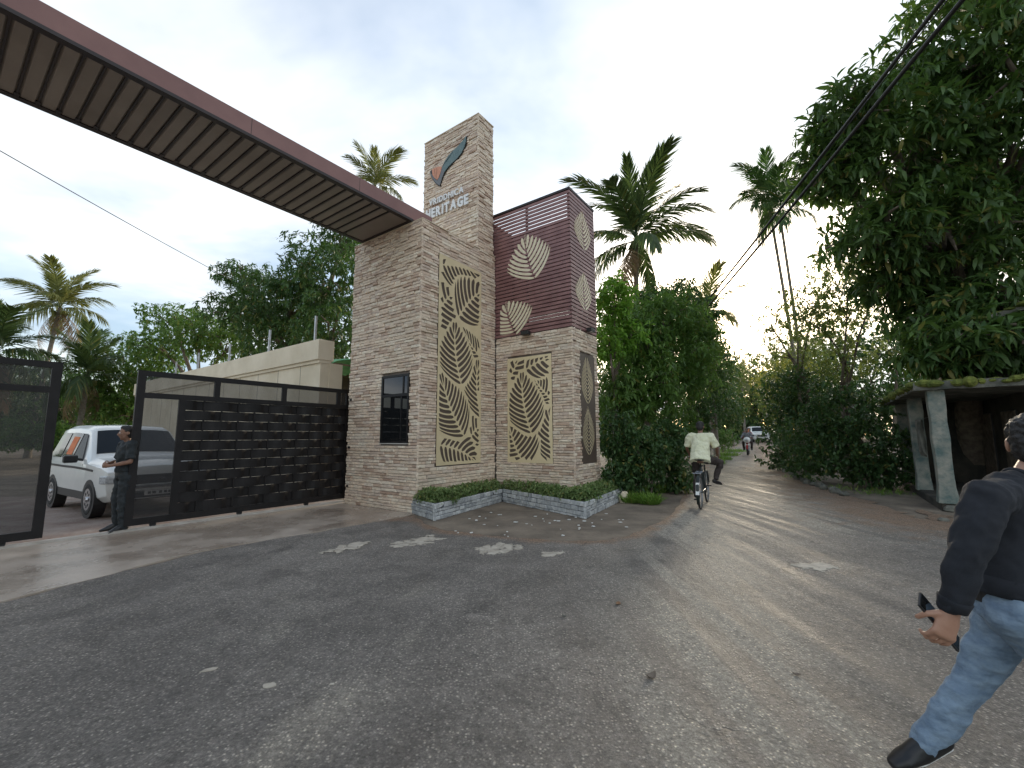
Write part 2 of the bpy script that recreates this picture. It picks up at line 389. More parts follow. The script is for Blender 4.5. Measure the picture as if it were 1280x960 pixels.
M_SKIN = mat('brown_skin', (.19, .10, .066), (.25, .135, .09), 12, .5, bump=.0008, bscale=90)
M_SKIN2 = mat('warm_skin', (.36, .19, .125), (.42, .235, .16), 12, .48, bump=.0008, bscale=90)
M_HAIR = mat('black_hair', (.008, .007, .007), (.02, .018, .017), 60, .55, bump=.006, bscale=70)
M_NAVY = mat('navy_knit', (.010, .012, .017), (.022, .025, .033), 6, .9, bump=.003, bscale=420)
M_DENIM = mat('blue_denim', (.13, .19, .27), (.23, .31, .40), 14, .85, bump=.02, bscale=17, stretch=(0, (1, 1, 2.4)))
M_UNIFORM = mat('dark_uniform', (.009, .013, .016), (.018, .024, .028), 8, .75, bump=.03, bscale=12)
M_SHIRT = mat('pale_yellow_shirt', (.66, .66, .46), (.76, .75, .56), 5, .85, bump=.05, bscale=8)
M_TROUSER = mat('dark_brown_trousers', (.030, .022, .020), (.05, .038, .034), 8, .85, bump=.008, bscale=22)
M_SHOE = mat('black_shoe', (.012, .012, .013), rough=.4)
M_WHITE = mat('white_rubber', (.72, .72, .70), rough=.6)
M_BIKE = mat('dark_green_bike_paint', (.015, .022, .02), rough=.35)
M_PAPER = mat('litter_white', (.6, .6, .57), (.74, .73, .7), 20, .8)
M_DEADLEAF = mat('dead_leaf', (.16, .085, .045), (.30, .17, .08), 14, .8)
M_CEMENT = mat('spilled_cement', (.34, .30, .245), (.54, .49, .41), 9, .9, bump=.004, bscale=40)
M_TARP = mat('green_tarp', (.07, .27, .13), (.11, .35, .18), 4, .6)
M_YELLOW = mat('yellow_sheet', (.50, .30, .02), (.30, .17, .03), 2.5, .7)
M_RED = mat('red_cloth', (.28, .03, .03), rough=.8)
M_GREYCLOTH = mat('grey_cloth', (.16, .17, .19), (.22, .23, .25), 10, .85)
M_MUDROOF = mat('thatch_brown', (.16, .12, .09), (.26, .20, .15), 6, .95, bump=.03)

# ------------------------------------------------------------------ ground, road, apron
def inside2(p, poly):
    c = False; j = len(poly) - 1
    for i in range(len(poly)):
        if (poly[i].y > p.y) != (poly[j].y > p.y) and p.x < (poly[j].x - poly[i].x) * (p.y - poly[i].y) / (poly[j].y - poly[i].y + 1e-12) + poly[i].x: c = not c
        j = i
    return c
def axis_vals(lo, hi, fine_lo, fine_hi, step, grow=1.35):
    vals = list(np.arange(fine_lo, fine_hi + 1e-6, step)); s = step; v = fine_hi
    while v < hi: s *= grow; v += s; vals.append(min(v, hi))
    s = step; v = fine_lo
    while v > lo: s *= grow; v -= s; vals.insert(0, max(v, lo))
    return vals
xs = axis_vals(-900, 900, -20, 30, 2.0); ys = axis_vals(-300, 1500, -6, 70, 2.0)
g = MB(); nx = len(xs)
g.v = [(x, y, hz(x, y)) for y in ys for x in xs]
g.f = [(j * nx + i, j * nx + i + 1, (j + 1) * nx + i + 1, (j + 1) * nx + i) for j in range(len(ys) - 1) for i in range(nx - 1)]
tag(g.build('ground', M_SOIL, smooth=True), kind='structure')

edgeL = [Vector((-16, -12, 0)), Vector((-8, -.5, 0)), wld(-9, -.4), wld(-5.34, -.36), wld(-3.57, .16), wld(-1.14, -.05), wld(-.2, -.1), G(548, 662), G(640, 672), G(735, 677), G(800, 665), G(846, 636), GH(866, 600), GH(884, 580), GH(903, 566), GH(921, 557.5), GH(936, 551.5)]
edgeR = [Vector((10, -12, 0)), Vector((7.2, -2, 0)), Vector((7, .5, 0)), Vector((7, 2.5, 0)), Vector((7.2, 4, 0)), Vector((7.5, 5.5, 0)), Vector((7.6, 6.4, 0)), Vector((7.7, 7.2, 0)), Vector((7.9, 8, 0)), Vector((8.2, 9, 0)), G(1160, 650), G(1090, 628), GH(1010, 602), GH(984, 583), GH(969, 568), GH(961, 558), GH(955, 551.5)]
def resample(pl, per):
    out = []
    for i in range(len(pl) - 1):
        p0 = pl[max(i - 1, 0)]; p1 = pl[i]; p2 = pl[i + 1]; p3 = pl[min(i + 2, len(pl) - 1)]
        for k in range(per):
            t = k / per
            c = .5 * ((2 * p1) + (p2 - p0) * t + (2 * p0 - 5 * p1 + 4 * p2 - p3) * t * t + (3 * p1 - p0 - 3 * p2 + p3) * t ** 3)
            out.append(c if i >= 6 else p1.lerp(p2, t))
    out.append(pl[-1]); return out
LL = resample(edgeL, 8); RR = resample(edgeR, 8)
from mathutils.geometry import delaunay_2d_cdt
bound = [Vector((p.x + random.uniform(-.05, .05), p.y + random.uniform(-.05, .05))) for p in LL] + [Vector((p.x + random.uniform(-.14, .14), p.y + random.uniform(-.14, .14))) for p in reversed(RR)]
pts2 = list(bound); yy = -11.5
while yy < 90:
    st_ = .2 if .8 < yy < 9 else (.4 if -2 < yy < 16 else .8)
    xx = -16.0
    while xx < 60:
        q = Vector((xx + random.uniform(-.25, .25) * st_, yy + random.uniform(-.25, .25) * st_))
        if inside2(q, bound): pts2.append(q)
        xx += st_
    yy += st_
nb = len(bound)
rv, _, rf, *_r = delaunay_2d_cdt(pts2, [(i, (i + 1) % nb) for i in range(nb)], [list(range(nb))], 1, 1e-4)
TRK = [[GH(*q) for q in tr_] for tr_ in (((1075, 1000), (1050, 960), (1005, 900), (962, 840), (925, 770), (893, 700), (880, 665), (884, 630), (900, 603), (918, 582), (931, 566), (941, 556)), ((905, 1000), (893, 940), (876, 850), (862, 780), (853, 720), (858, 670), (872, 632), (893, 600)), ((1040, 660), (1000, 625), (973, 600), (962, 582), (955, 568)), ((330, 960), (400, 900), (440, 870)))]
TRK = [np.array([(p.x, p.y) for a_, b_ in zip(t_[:-1], t_[1:]) for p in (a_.lerp(b_, k / 12) for k in range(12))]) for t_ in TRK]
La = np.array([(p.x, p.y) for p in LL[44:]]); Ra = np.array([(p.x, p.y) for p in RR[20:]])
edge_v = []; dust_v = []; rverts = []
for p in rv:
    dl = np.sqrt(((La - (p.x, p.y)) ** 2).sum(1)).min(); dr = np.sqrt(((Ra - (p.x, p.y)) ** 2).sum(1)).min()
    edge_v.append(float(max(0, 1 - dl / .4, (1 - dr / 2.9) * 1.0)))
    dv = .04
    for t_, w_, k_ in zip(TRK, (.26, .30, .55, .16), (1.0, .8, .75, .8)):
        dd = np.sqrt(((t_ - (p.x, p.y)) ** 2).sum(1)).min(); dv += k_ * math.exp(-(dd / w_) ** 2) + .22 * math.exp(-(dd / (w_ * 4)) ** 2) * (w_ > .2)
    dust_v.append(float(min(1.1, dv)))
    rverts.append((p.x, p.y, hz(p.x, p.y) + .012))
rme = bpy.data.meshes.new('road'); rme.from_pydata(rverts, [], [tuple(f) for f in rf]); rme.update(); rme.shade_smooth()
for nm, dat in (('edge', edge_v), ('dust', dust_v)):
    at_ = rme.attributes.new(nm, 'FLOAT', 'POINT'); at_.data.foreach_set('value', dat)
bm = bmesh.new(); bm.from_mesh(rme)
for f in bm.faces:
    if f.normal.z < 0: f.normal_flip()
bm.to_mesh(rme); bm.free()
tag(obj('road', rme, M_ROAD), kind='structure')

ap = MB()
fr = [(-9.0, -.36)] + [(-9 + .25 * i, (-.40 + (.62 * min(1, max(0, (-9 + .25 * i + 5.4) / 1.8))) - .24 * min(1, max(0, (-9 + .25 * i + 3.5) / 2.4))) + random.uniform(-.03, .03)) for i in range(1, 36)] + [(-.06, -.02)]
poly = [wld(u, v, .018) for u, v in fr] + [wld(-.06, 2.42, .018), wld(.2, 2.42, .018), wld(.2, 2.75, .018), wld(-9, 2.75, .018)]
ap.prism([p - Vector((0, 0, .06)) for p in poly], (0, 0, .06))
tag(ap.build('driveway_apron', M_APRON), kind='structure')
yd = MB(); yd.prism([wld(*q, -.05) for q in ((-13, 2.76), (.2, 2.76), (.2, 22), (-13, 22))], (0, 0, .058))
tag(yd.build('yard', M_YARD), kind='structure')
rl = MB(); rl.box((-9, -.05, 0), (.1, .05, .035)); r_ = rl.build('gate_track', M_KERB); r_.location = wld(0, 2.6, .018); r_.rotation_euler.z = PHI
tag(r_, 'pale concrete gate track running across the driveway under the gate leaves', 'gate track')

# pale cement spills on the asphalt, each a thin crust with a ragged outline
from mathutils import noise as mnoise
def crust(px, py, rx, ry, rot, lab, seed):
    c = GH(px, py); cs = .016; nx_, ny_ = int(rx * 1.6 / cs), int(ry * 1.6 / cs); on = set()
    for i in range(-nx_, nx_ + 1):
        for j in range(-ny_, ny_ + 1):
            x, y = i * cs, j * cs; r = math.hypot(x / rx, y / ry)
            n_ = mnoise.fractal(Vector((x * 9 + seed * 7.3, y * 9, seed)), .8, 2.1, 5)
            if .62 - r * .62 + n_ * .55 > .12: on.add((i, j))
    best = []; left = set(on)
    while left:
        st_ = [left.pop()]; comp = []
        while st_:
            q = st_.pop(); comp.append(q)
            for d in ((1, 0), (-1, 0), (0, 1), (0, -1)):
                k = (q[0] + d[0], q[1] + d[1])
                if k in left: left.remove(k); st_.append(k)
        if len(comp) > len(best): best = comp
    idx = {}; mb = MB(); ca, sa = math.cos(rot), math.sin(rot)
    def vid(i, j):
        if (i, j) not in idx:
            x = (i - .5) * cs + mnoise.noise(Vector((i * .7, j * .7, seed))) * cs * .5; y = (j - .5) * cs + mnoise.noise(Vector((i * .7, j * .7, seed + 9))) * cs * .5
            idx[(i, j)] = len(mb.v); mb.v.append((x * ca - y * sa, x * sa + y * ca, .003 + .002 * mnoise.noise(Vector((i * .3, j * .3, seed)))))
        return idx[(i, j)]
    for i, j in best: mb.f.append((vid(i, j), vid(i + 1, j), vid(i + 1, j + 1), vid(i, j + 1)))
    o = mb.build('cement_spill', M_CEMENT, smooth=True); o.location = (c.x, c.y, hz(c.x, c.y) + .0145); m_ = o.modifiers.new('t', 'SOLIDIFY'); m_.thickness = .006
    return tag(o, lab, 'spill', 'dried cement spills on the road')
crust(440, 684, .42, .16, 1.1, 'thin pale cement spill on the asphalt beside the concrete apron edge', 1)
crust(522, 678, .50, .20, .8, 'broad pale cement spill on the asphalt in front of the planter corner', 2)
crust(622, 687, .38, .27, .6, 'chunky pale cement spill on the asphalt before the inner angle of the planter', 3)
crust(690, 694, .17, .12, .2, 'small round cement spot on the asphalt near the chunky spill', 4)
crust(1022, 709, .30, .17, .2, 'lone pale cement patch in the middle of the lane side of the road', 5)

# ------------------------------------------------------------------ gate tower
tower = thing('gate_tower', 'tall stone clad gate tower with sign pillar, leaf panels and maroon slatted box', 'gate tower', P0, PHI)
T1U, T1V, T1Z = 2.52, 2.42, 6.15
B2U0, B2U1, B2V, B2Z = 2.54, 3.86, -2.18, 3.97
core = MB(); core.box((0.035, .035, -.1), (T1U, T1V, T1Z - .012)); core.box((B2U0 + .035, B2V + .035, -.1), (B2U1 - .03, .6, B2Z - .012))
wall = core.build('wall_block', M_MORTAR, tower)
pc = MB(); pc.box((1.81 + .035, .035, T1Z - .02), (2.44 - .03, 2.0, 9.78 - .012)); pillar = pc.build('sign_pillar', M_MORTAR, tower)

# stones: one bevelled slab mesh in unit size, laid in rows over each visible face
def face_stones(origin, du, nrm, L, z0, z1, holes, rowh=.066, row_jit=.2, lens=(.13, .36)):
    """list of (matrix) for each stone; holes = [(s0,s1,z0,z1)]"""
    out = []; z = z0; du = Vector(du); nrm = Vector(nrm); k = 0
    while z < z1 - .01:
        h = min(rowh * random.uniform(1 - row_jit, 1 + row_jit), z1 - z)
        if z1 - z - h < .03: h = z1 - z
        cuts = [0.0]; s = random.uniform(.05, .3)
        while s < L - .05: cuts.append(s); s += random.uniform(*lens)
        cuts.append(L)
        for a, b in zip(cuts[:-1], cuts[1:]):
            segs = [(a, b)]
            for (h0, h1, y0, y1) in holes:
                if z + h > y0 + .01 and z < y1 - .01:
                    ns = []
                    for (p, q) in segs:
                        if q <= h0 or p >= h1: ns.append((p, q)); continue
                        if p < h0: ns.append((p, h0))
                        if q > h1: ns.append((h1, q))
                    segs = ns
            for p, q in segs:
                if q - p < .02: continue
                d = .035 + random.choice((-.016, -.008, 0, .006, .016)) + random.uniform(-.003, .003)
                c = Vector(origin) + du * ((p + q) / 2) + Vector((0, 0, z + h / 2)) - nrm * .035
                R = Matrix((du, Vector((0, 0, 1)), nrm)).transposed()
                tilt = Euler((random.uniform(-.035, .035), random.uniform(-.02, .02), 0)).to_matrix()
                R = R @ tilt
                mt = R.to_4x4() @ Matrix.Diagonal((q - p - .006, h - .008, d, 1)); mt.translation = c
                out.append(mt)
        z += h
    return out
def slab(seed):
    r = random.Random(seed); j = lambda: r.uniform(-.05, .05)
    vs = [(-.5, -.5, 0), (.5, -.5, 0), (.5, .5, 0), (-.5, .5, 0), (-.5, -.5, .72), (.5, -.5, .72), (.5, .5, .72), (-.5, .5, .72)]
    vs += [(-.46 + j() * .4, -.36 + j(), .95 + j()), (.46 + j() * .4, -.36 + j(), .95 + j()), (.46 + j() * .4, .36 + j(), 1 + j()), (-.46 + j() * .4, .36 + j(), 1 + j())]
    fs = [(0, 1, 5, 4), (1, 2, 6, 5), (2, 3, 7, 6), (3, 0, 4, 7), (4, 5, 9, 8), (5, 6, 10, 9), (6, 7, 11, 10), (7, 4, 8, 11), (8, 9, 10, 11)]
    return vs, fs
SLABS = [slab(i) for i in range(6)]
def lay_stones(mats_, parent, material, nparts, key, name='stone', stuff_name='stone_cladding'):
    mats_ = sorted(mats_, key=key)
    meshes = []
    for vs, fs in SLABS:
        me = bpy.data.meshes.new(name); me.from_pydata(vs, [], fs); me.update(); me.materials.append(material); meshes.append(me)
    for i, m in enumerate(mats_[:nparts]):
        o = bpy.data.objects.new(name, meshes[i % 6]); col.objects.link(o); o.parent = parent; o.matrix_local = m
    if len(mats_) > nparts:
        mb = MB()
        for i, m in enumerate(mats_[nparts:]):
            vs, fs = SLABS[i % 6]; mb.add([m @ Vector(q) for q in vs], fs)
        me = bpy.data.meshes.new(stuff_name); me.from_pydata(mb.v, [], mb.f); me.update()
        tag(obj(stuff_name, me, material, parent), kind='stuff')
win = (.30, 1.20, 1.38, 2.83)
PT = (.50, 1.95, .90, 5.55)          # tall panel: u0 u1 z0 z1
PF = (.36, 1.63, .89, 3.42)          # front panel: -v0 -v1
PS = (.36, 1.12, .89, 3.42)          # side panel: u offset
st = face_stones((0, 0, 0), (0, 1, 0), (-1, 0, 0), T1V, 0.0, T1Z, [(win[0], win[1], win[2], win[3])])
st += face_stones((-.003, 0, 0), (1, 0, 0), (0, -1, 0), T1U, 0.0, T1Z, [(PT[0], PT[1], PT[2], PT[3])])
st += face_stones((B2U0, 0, 0), (0, -1, 0), (-1, 0, 0), -B2V, 0.0, B2Z, [(PF[0], PF[1], PF[2], PF[3])])
st += face_stones((B2U0 - .003, B2V, 0), (1, 0, 0), (0, -1, 0), B2U1 - B2U0, 0.0, B2Z, [(PS[0], PS[1], PS[2], PS[3])])
cam_l = loc(CAM)
def near_key(m): return (m.translation - Vector((cam_l.x, cam_l.y, 1.5))).length / (m.to_scale().x * m.to_scale().y) ** .5
lay_stones(st, wall, M_STONE, 250, near_key)
sp_ = face_stones((1.81, 0, 0), (0, 1, 0), (-1, 0, 0), 2.0, T1Z, 9.78, [])
sp_ += face_stones((1.81 - .003, 0, 0), (1, 0, 0), (0, -1, 0), .63, T1Z, 9.78, [])
lay_stones(sp_, pillar, M_STONE, 50, near_key)
capm = MB(); capm.box((1.80, -.012, 9.78), (2.44, 2.01, 9.80)); capm.build('coping', M_CAST, pillar)
capm = MB(); capm.box((-.012, -.012, T1Z), (T1U, T1V, T1Z + .012)); capm.build('coping', M_CAST, wall)

# window of the guard room
wf = MB()
for b in (((-.012, win[0], win[2]), (.03, win[0] + .05, win[3])), ((-.012, win[1] - .05, win[2]), (.03, win[1], win[3])), ((-.012, win[0] + .05, win[2]), (.03, win[1] - .05, win[2] + .05)),
          ((-.012, win[0] + .05, win[3] - .05), (.03, win[1] - .05, win[3])), ((-.010, win[0] + .05, 2.36), (.03, win[1] - .05, 2.42)), ((-.008, .52, win[2] + .05), (.03, .555, 2.36)), ((-.008, .47, 2.42), (.03, .505, win[3] - .05))): wf.box(*b)
w_ = MB(); w_.box((.02, win[0] + .001, win[2] + .001), (.034, win[1] - .001, win[3] - .001)); wn_ = w_.build('window', M_BLKPLAST, tower)
wf.build('frame', M_BLACK, wn_)
for (a, b, c, d) in ((.35, .52, 1.43, 2.36), (.555, 1.15, 1.43, 2.36), (.35, .47, 2.42, 2.78), (.505, 1.15, 2.42, 2.78)):
    w_ = MB(); w_.box((.006, a + .001, c + .001), (.018, b - .001, d - .001)); w_.build('pane', M_GLASS, wn_)
sill = MB(); sill.box((-.03, win[0], win[2] - .022), (.03, win[1], win[2] - .001)); sill.build('sill', M_KERB, wn_)

# ---- leaf fretwork
def leaf_stripes(base, tip, Wd, n=9, lead=.30, gap=.016, fill=.68, sides=(1, -1), bend=.06, wexp=.80):
    base, tip = Vector(base), Vector(tip); ax = tip - base; Ln = ax.length; ax.normalize(); nr = Vector((-ax.y, ax.x))
    mid = lambda t: base + ax * (Ln * t) + nr * (bend * Ln * math.sin(PI * t))
    wid = lambda t: Wd * max(0.0, math.sin(PI * max(0, min(1, t)) ** wexp)) ** .85
    outl = [mid(t / 24) + nr * wid(t / 24) for t in range(25)] + [mid(t / 24) - nr * wid(t / 24) for t in range(24, -1, -1)]
    strips = []
    for sd in sides:
        for i in range(n):
            ta = (i + .5 * (1 - fill)) / n * .94 + .01; tb = ta + fill / n * .94
            prs = []
            for k in range(19):
                q = k / 18
                def pt(t):
                    te = min(1.0, t + lead * (1 - t * .6))
                    A_ = mid(t) + nr * (sd * gap); E_ = mid(te) + nr * (sd * max(gap, wid(te)))
                    Cn = mid(t + (te - t) * .30) + nr * (sd * wid(te) * .62)
                    return A_ * (1 - q) ** 2 + Cn * 2 * q * (1 - q) + E_ * q * q
                a, b = pt(ta), pt(tb)
                sh = min(1, 6 * q + .45) * min(1, 4.5 * (1 - q) + .25)
                m = (a + b) / 2; prs.append((m + (a - m) * sh, m + (b - m) * sh))
            strips.append(prs)
    return outl, strips
def inside(p, poly):
    c = False; j = len(poly) - 1
    for i in range(len(poly)):
        if (poly[i].y > p.y) != (poly[j].y > p.y) and p.x < (poly[j].x - poly[i].x) * (p.y - poly[i].y) / (poly[j].y - poly[i].y + 1e-12) + poly[i].x: c = not c
        j = i
    return c
def grow(poly, d):
    c = sum(poly, Vector((0, 0))) / len(poly)
    return [c + (p - c) * (1 + d / max(.05, (p - c).length)) for p in poly]
def layout(leaves, rect):
    done = []; polys = []
    x0, x1, y0, y1 = rect
    for lf in leaves:
        outl, strips = leaf_stripes(**lf)
        for prs in strips:
            run = []; best = []
            for a, b in prs:
                ok = all(x0 < p.x < x1 and y0 < p.y < y1 and not any(inside(p, o) for o in done) for p in (a, b))
                if ok: run.append((a, b))
                else:
                    if len(run) > len(best): best = run
                    run = []
            if len(run) > len(best): best = run
            if len(best) >= 4: polys.append([a for a, b in best] + [b for a, b in reversed(best)])
        done.append(grow(outl, .022))
    return polys
def sheet(name, outer, holes, thick, material, parent, M3):
    """outer rectangle with cut-out holes (or, outer None, solid islands), extruded; M3 maps (x,y,depth) to parent space"""
    polys = ([outer] if outer else []) + holes
    pv = []; pe = []
    for poly in polys:
        b0 = len(pv); n = len(poly); pv += [Vector((p[0], p[1])) for p in poly]; pe += [(b0 + i, b0 + (i + 1) % n) for i in range(n)]
    rv, _, rf, *_x = delaunay_2d_cdt(pv, pe, [], 0, 1e-5)
    boxes = [(min(p[0] for p in h), max(p[0] for p in h), min(p[1] for p in h), max(p[1] for p in h)) for h in holes]
    keep = []
    for f in rf:
        c = (rv[f[0]] + rv[f[1]] + rv[f[2]]) / 3
        hit = any(bx_[0] <= c.x <= bx_[1] and bx_[2] <= c.y <= bx_[3] and inside2(c, h) for bx_, h in zip(boxes, holes))
        if hit == (outer is None): keep.append(tuple(f))
    me = bpy.data.meshes.new(name); me.from_pydata([(p.x, p.y, 0) for p in rv], [], keep); me.update()
    bm = bmesh.new(); bm.from_mesh(me)
    bmesh.ops.delete(bm, geom=[v for v in bm.verts if not v.link_faces], context='VERTS')
    for f in bm.faces:
        if f.normal.z < 0: f.normal_flip()
    bm.to_mesh(me); bm.free(); me.transform(M3); me.materials.append(material)
    o = obj(name, me, None, parent); o.modifiers.new('thick', 'SOLIDIFY').thickness = thick
    return o
def frame_m(o, ex, ey, ez):
    m = Matrix((Vector(ex), Vector(ey), Vector(ez))).transposed().to_4x4(); m.translation = Vector(o); return m
def pxl(base, tip, plane, nrm_, mapf, Wd, **k):
    f = lambda q: mapf(loc(V(q[0], q[1], plane, nrm_)))
    return dict(base=f(base), tip=f(tip), Wd=Wd, **k)
# tall panel on the v = 0 face: coordinates (u, z)
mt_ = lambda p: Vector((p.x, p.z))
tall = [pxl((577, 483), (568.5, 401), P0, BX, mt_, .56, n=11), pxl((581, 547), (550.5, 465), P0, BX, mt_, .56, n=12), pxl((548, 556), (599, 580), P0, BX, mt_, .50, n=10),
        pxl((572, 398), (609, 360), P0, BX, mt_, .60, n=9), pxl((546, 331), (602, 345), P0, BX, mt_, .58, n=11), pxl((537, 408), (577, 358), P0, BX, mt_, .72, n=11),
        pxl((601, 524), (597, 448), P0, BX, mt_, .46, n=11), pxl((610, 458), (577, 408), P0, BX, mt_, .32, n=10), pxl((585, 550), (609, 526), P0, BX, mt_, .42, n=7), pxl((545, 474), (548, 418), P0, BX, mt_, .26, n=10), pxl((607, 352), (592, 338), P0, BX, mt_, .2, n=5), pxl((545, 372), (556, 352), P0, BX, mt_, .2, n=4)]
rc = (PT[0] + .05, PT[1] - .05, PT[2] + .05, PT[3] - .05)
def rect(a, b, c, d): return [Vector((a, c)), Vector((b, c)), Vector((b, d)), Vector((a, d))]
mx_ = frame_m((0, -.006, 0), (1, 0, 0), (0, 0, 1), (0, -1, 0))
pan = sheet('leaf_panel', rect(PT[0] + .004, PT[1] - .004, PT[2] + .004, PT[3] - .004), layout(tall, rc), .006, M_GOLD, tower, mx_)
bk = MB(); bk.box((PT[0] + .002, .008, PT[2] + .002), (PT[1] - .002, .034, PT[3] - .002)); bk.build('backing', M_BROWN, pan)
# front panel of the lower block: coordinates (-v, z)
pB = wld(B2U0, 0); mf_ = lambda p: Vector((-p.y, p.z))
frontl = [pxl((665, 544), (652.5, 464), pB, AX, mf_, .54, n=12), pxl((658, 585), (636, 529), pB, AX, mf_, .68, n=10), pxl((694, 584), (689, 504), pB, AX, mf_, .44, n=11),
          pxl((656, 463), (702, 443), pB, AX, mf_, .40, n=7), pxl((631, 495), (657, 437), pB, AX, mf_, .52, n=9), pxl((698, 505), (665, 468), pB, AX, mf_, .34, n=10), pxl((634, 526), (638, 484), pB, AX, mf_, .2, n=9)]
mx_ = frame_m((B2U0 - .006, 0, 0), (0, -1, 0), (0, 0, 1), (-1, 0, 0))
pan = sheet('leaf_panel', rect(PF[0] + .004, PF[1] - .004, PF[2] + .004, PF[3] - .004), layout(frontl, (PF[0] + .05, PF[1] - .05, PF[2] + .05, PF[3] - .05)), .006, M_GOLD, tower, mx_)
bk = MB(); bk.box((B2U0 + .008, -PF[1] + .002, PF[2] + .002), (B2U0 + .034, -PF[0] - .002, PF[3] - .002)); bk.build('backing', M_BROWN, pan)
# side panel: dark sheet with fine chevron leaves laid on it
pSd = wld(B2U0, B2V)
bk = MB(); bk.box((B2U0 + PS[0] + .002, B2V + .004, PS[2] + .002), (B2U0 + PS[1] - .002, B2V + .034, PS[3] - .002)); bk = bk.build('chevron_panel', M_BROWN, tower)
ms_ = lambda p: Vector((p.x, p.z)); hol = []
for b, t in (((735.4, 507), (733, 444)), ((737, 571), (735, 508))):
    outl, strips = leaf_stripes(**pxl(b, t, pSd, BX, ms_, .31, n=13, lead=.34, fill=.34, bend=0))
    hol += [[a for a, c in s] + [c for a, c in reversed(s)] for s in strips]
hol = [h for h in hol if all(B2U0 + PS[0] + .02 < p.x < B2U0 + PS[1] - .02 and PS[2] < p.y < PS[3] - .03 for p in h)]
mx_ = frame_m((0, B2V + .001, 0), (1, 0, 0), (0, 0, 1), (0, -1, 0))
sheet('chevron_leaf', None, hol, .006, M_GOLD, bk, mx_)

# slatted box above the lower block
SZ0, SZ1 = B2Z, 7.32
scr = MB()
for (u, v) in ((B2U0 + .05, B2V + .05), (B2U1 - .05, B2V + .05), (B2U1 - .05, .35), (B2U0 + .05, .35), (B2U0 + .05, -.95)):
    scr.box((u - .025, v - .025, SZ0 - .01), (u + .025, v + .025, SZ1 - .03))
screen = scr.build('slat_screen', M_DARKTRIM, tower)
tp = MB()
for a, b in (((B2U0 - .01, B2V - .01, SZ1 - .035), (B2U0 + .05, .42, SZ1 + .02)), ((B2U0 + .05, B2V - .01, SZ1 - .035), (B2U1 + .01, B2V + .05, SZ1 + .02)), ((B2U1 - .05, B2V + .05, SZ1 - .035), (B2U1 + .01, .42, SZ1 + .02)), ((B2U0 + .05, .36, SZ1 - .035), (B2U1 - .05, .42, SZ1 + .02))): tp.box(*a, ) if False else tp.box(a, b)
tp.build('top_rail', M_DARKTRIM, screen)
m1b = MB(); m1b.box((0, 0, 0), (.026, .42 - B2V, .084)); m1b = m1b.mesh('slat'); m1b.materials.append(M_SLAT)
m2b = MB(); m2b.box((0, 0, 0), (B2U1 - B2U0 - .056, .026, .084)); m2b = m2b.mesh('slat'); m2b.materials.append(M_SLAT)
NS = 35; pitch = (SZ1 - .05 - SZ0) / NS
m1 = MB(); m1.box((0, 0, 0), (.026, .42 - B2V, .066)); m1 = m1.mesh('slat'); m1.materials.append(M_SLAT)
m2 = MB(); m2.box((0, 0, 0), (B2U1 - B2U0 - .056, .026, .066)); m2 = m2.mesh('slat'); m2.materials.append(M_SLAT)
for i in range(NS):
    z = SZ0 + .02 + i * pitch
    for me, u, v in ((m1, B2U0, B2V), (m1b, B2U1 - .026, B2V), (m2, B2U0 + .028, B2V), (m2b, B2U0 + .028, .394)):
        o = obj('slat', me, None, screen); o.location = (u, v, z + (pitch * .42 if u > B2U0 + .5 or v > 0 else 0))
fl = MB(); fl.box((B2U0 + .03, B2V + .03, B2Z - .01), (B2U1 - .03, .6, B2Z + .01)); fl.build('box_floor', M_MORTAR, screen)
for b, t, Wd, rc_ in (((669.5, 350), (656, 293), .66, (.1, 2.1)), ((646, 420), (632, 377), .72, (.13, 2.1))):
    outl, strips = leaf_stripes(**pxl(b, t, pB, AX, mf_, Wd, n=10, lead=.42, fill=.62))
    h = [[a for a, c in s if rc_[0] < a.x < rc_[1] and a.y > SZ0 + .03] + [c for a, c in reversed(s) if rc_[0] < c.x < rc_[1] and c.y > SZ0 + .03] for s in strips]
    sheet('leaf_motif', None, [q for q in h if len(q) > 7], .008, M_CREAM, screen, frame_m((B2U0 - .006, 0, 0), (0, -1, 0), (0, 0, 1), (-1, 0, 0)))
for b, t, Wd in (((731, 315), (727.5, 264), .46), ((732, 390), (729.5, 341), .44)):
    outl, strips = leaf_stripes(**pxl(b, t, pSd, BX, ms_, Wd, n=10, lead=.42, fill=.55))
    h = [[a for a, c in s] + [c for a, c in reversed(s)] for s in strips]
    sheet('leaf_motif', None, h, .008, M_CREAM, screen, frame_m((0, B2V - .006, 0), (1, 0, 0), (0, 0, 1), (0, -1, 0)))
# floodlights under the slats
def flood(u, v, z, rz, lab):
    t = thing('floodlight', lab, 'floodlight', wld(u, v, z), PHI + rz, 'floodlights on the gate tower')
    b = MB(); b.box((-.11, -.16, -.045), (.11, -.04, .045)); b.build('lamp_body', M_BLKPLAST, t, bevel=.008)
    b = MB(); b.box((-.095, -.15, -.052), (.095, -.05, -.0455)); b.build('lens', M_GLASS, t)
    b = MB(); b.box((-.03, -.05, -.02), (.03, .02, .03)); b.build('bracket', M_BLKPLAST, t)
flood(B2U0, -.98, 3.97, -PI / 2, 'black floodlight under the slats above the gold leaf panel')
flood(3.31, B2V, 4.02, 0, 'black floodlight under the slats above the dark chevron panel')
# rusty fixings beside the gate
for z in (2.35, 1.25, .38):
    b = MB(); b.box((-.03, 2.28, z), (.02, 2.34, z + .05)); b.build('gate_stop', M_DARKTRIM, tower, bevel=.006)

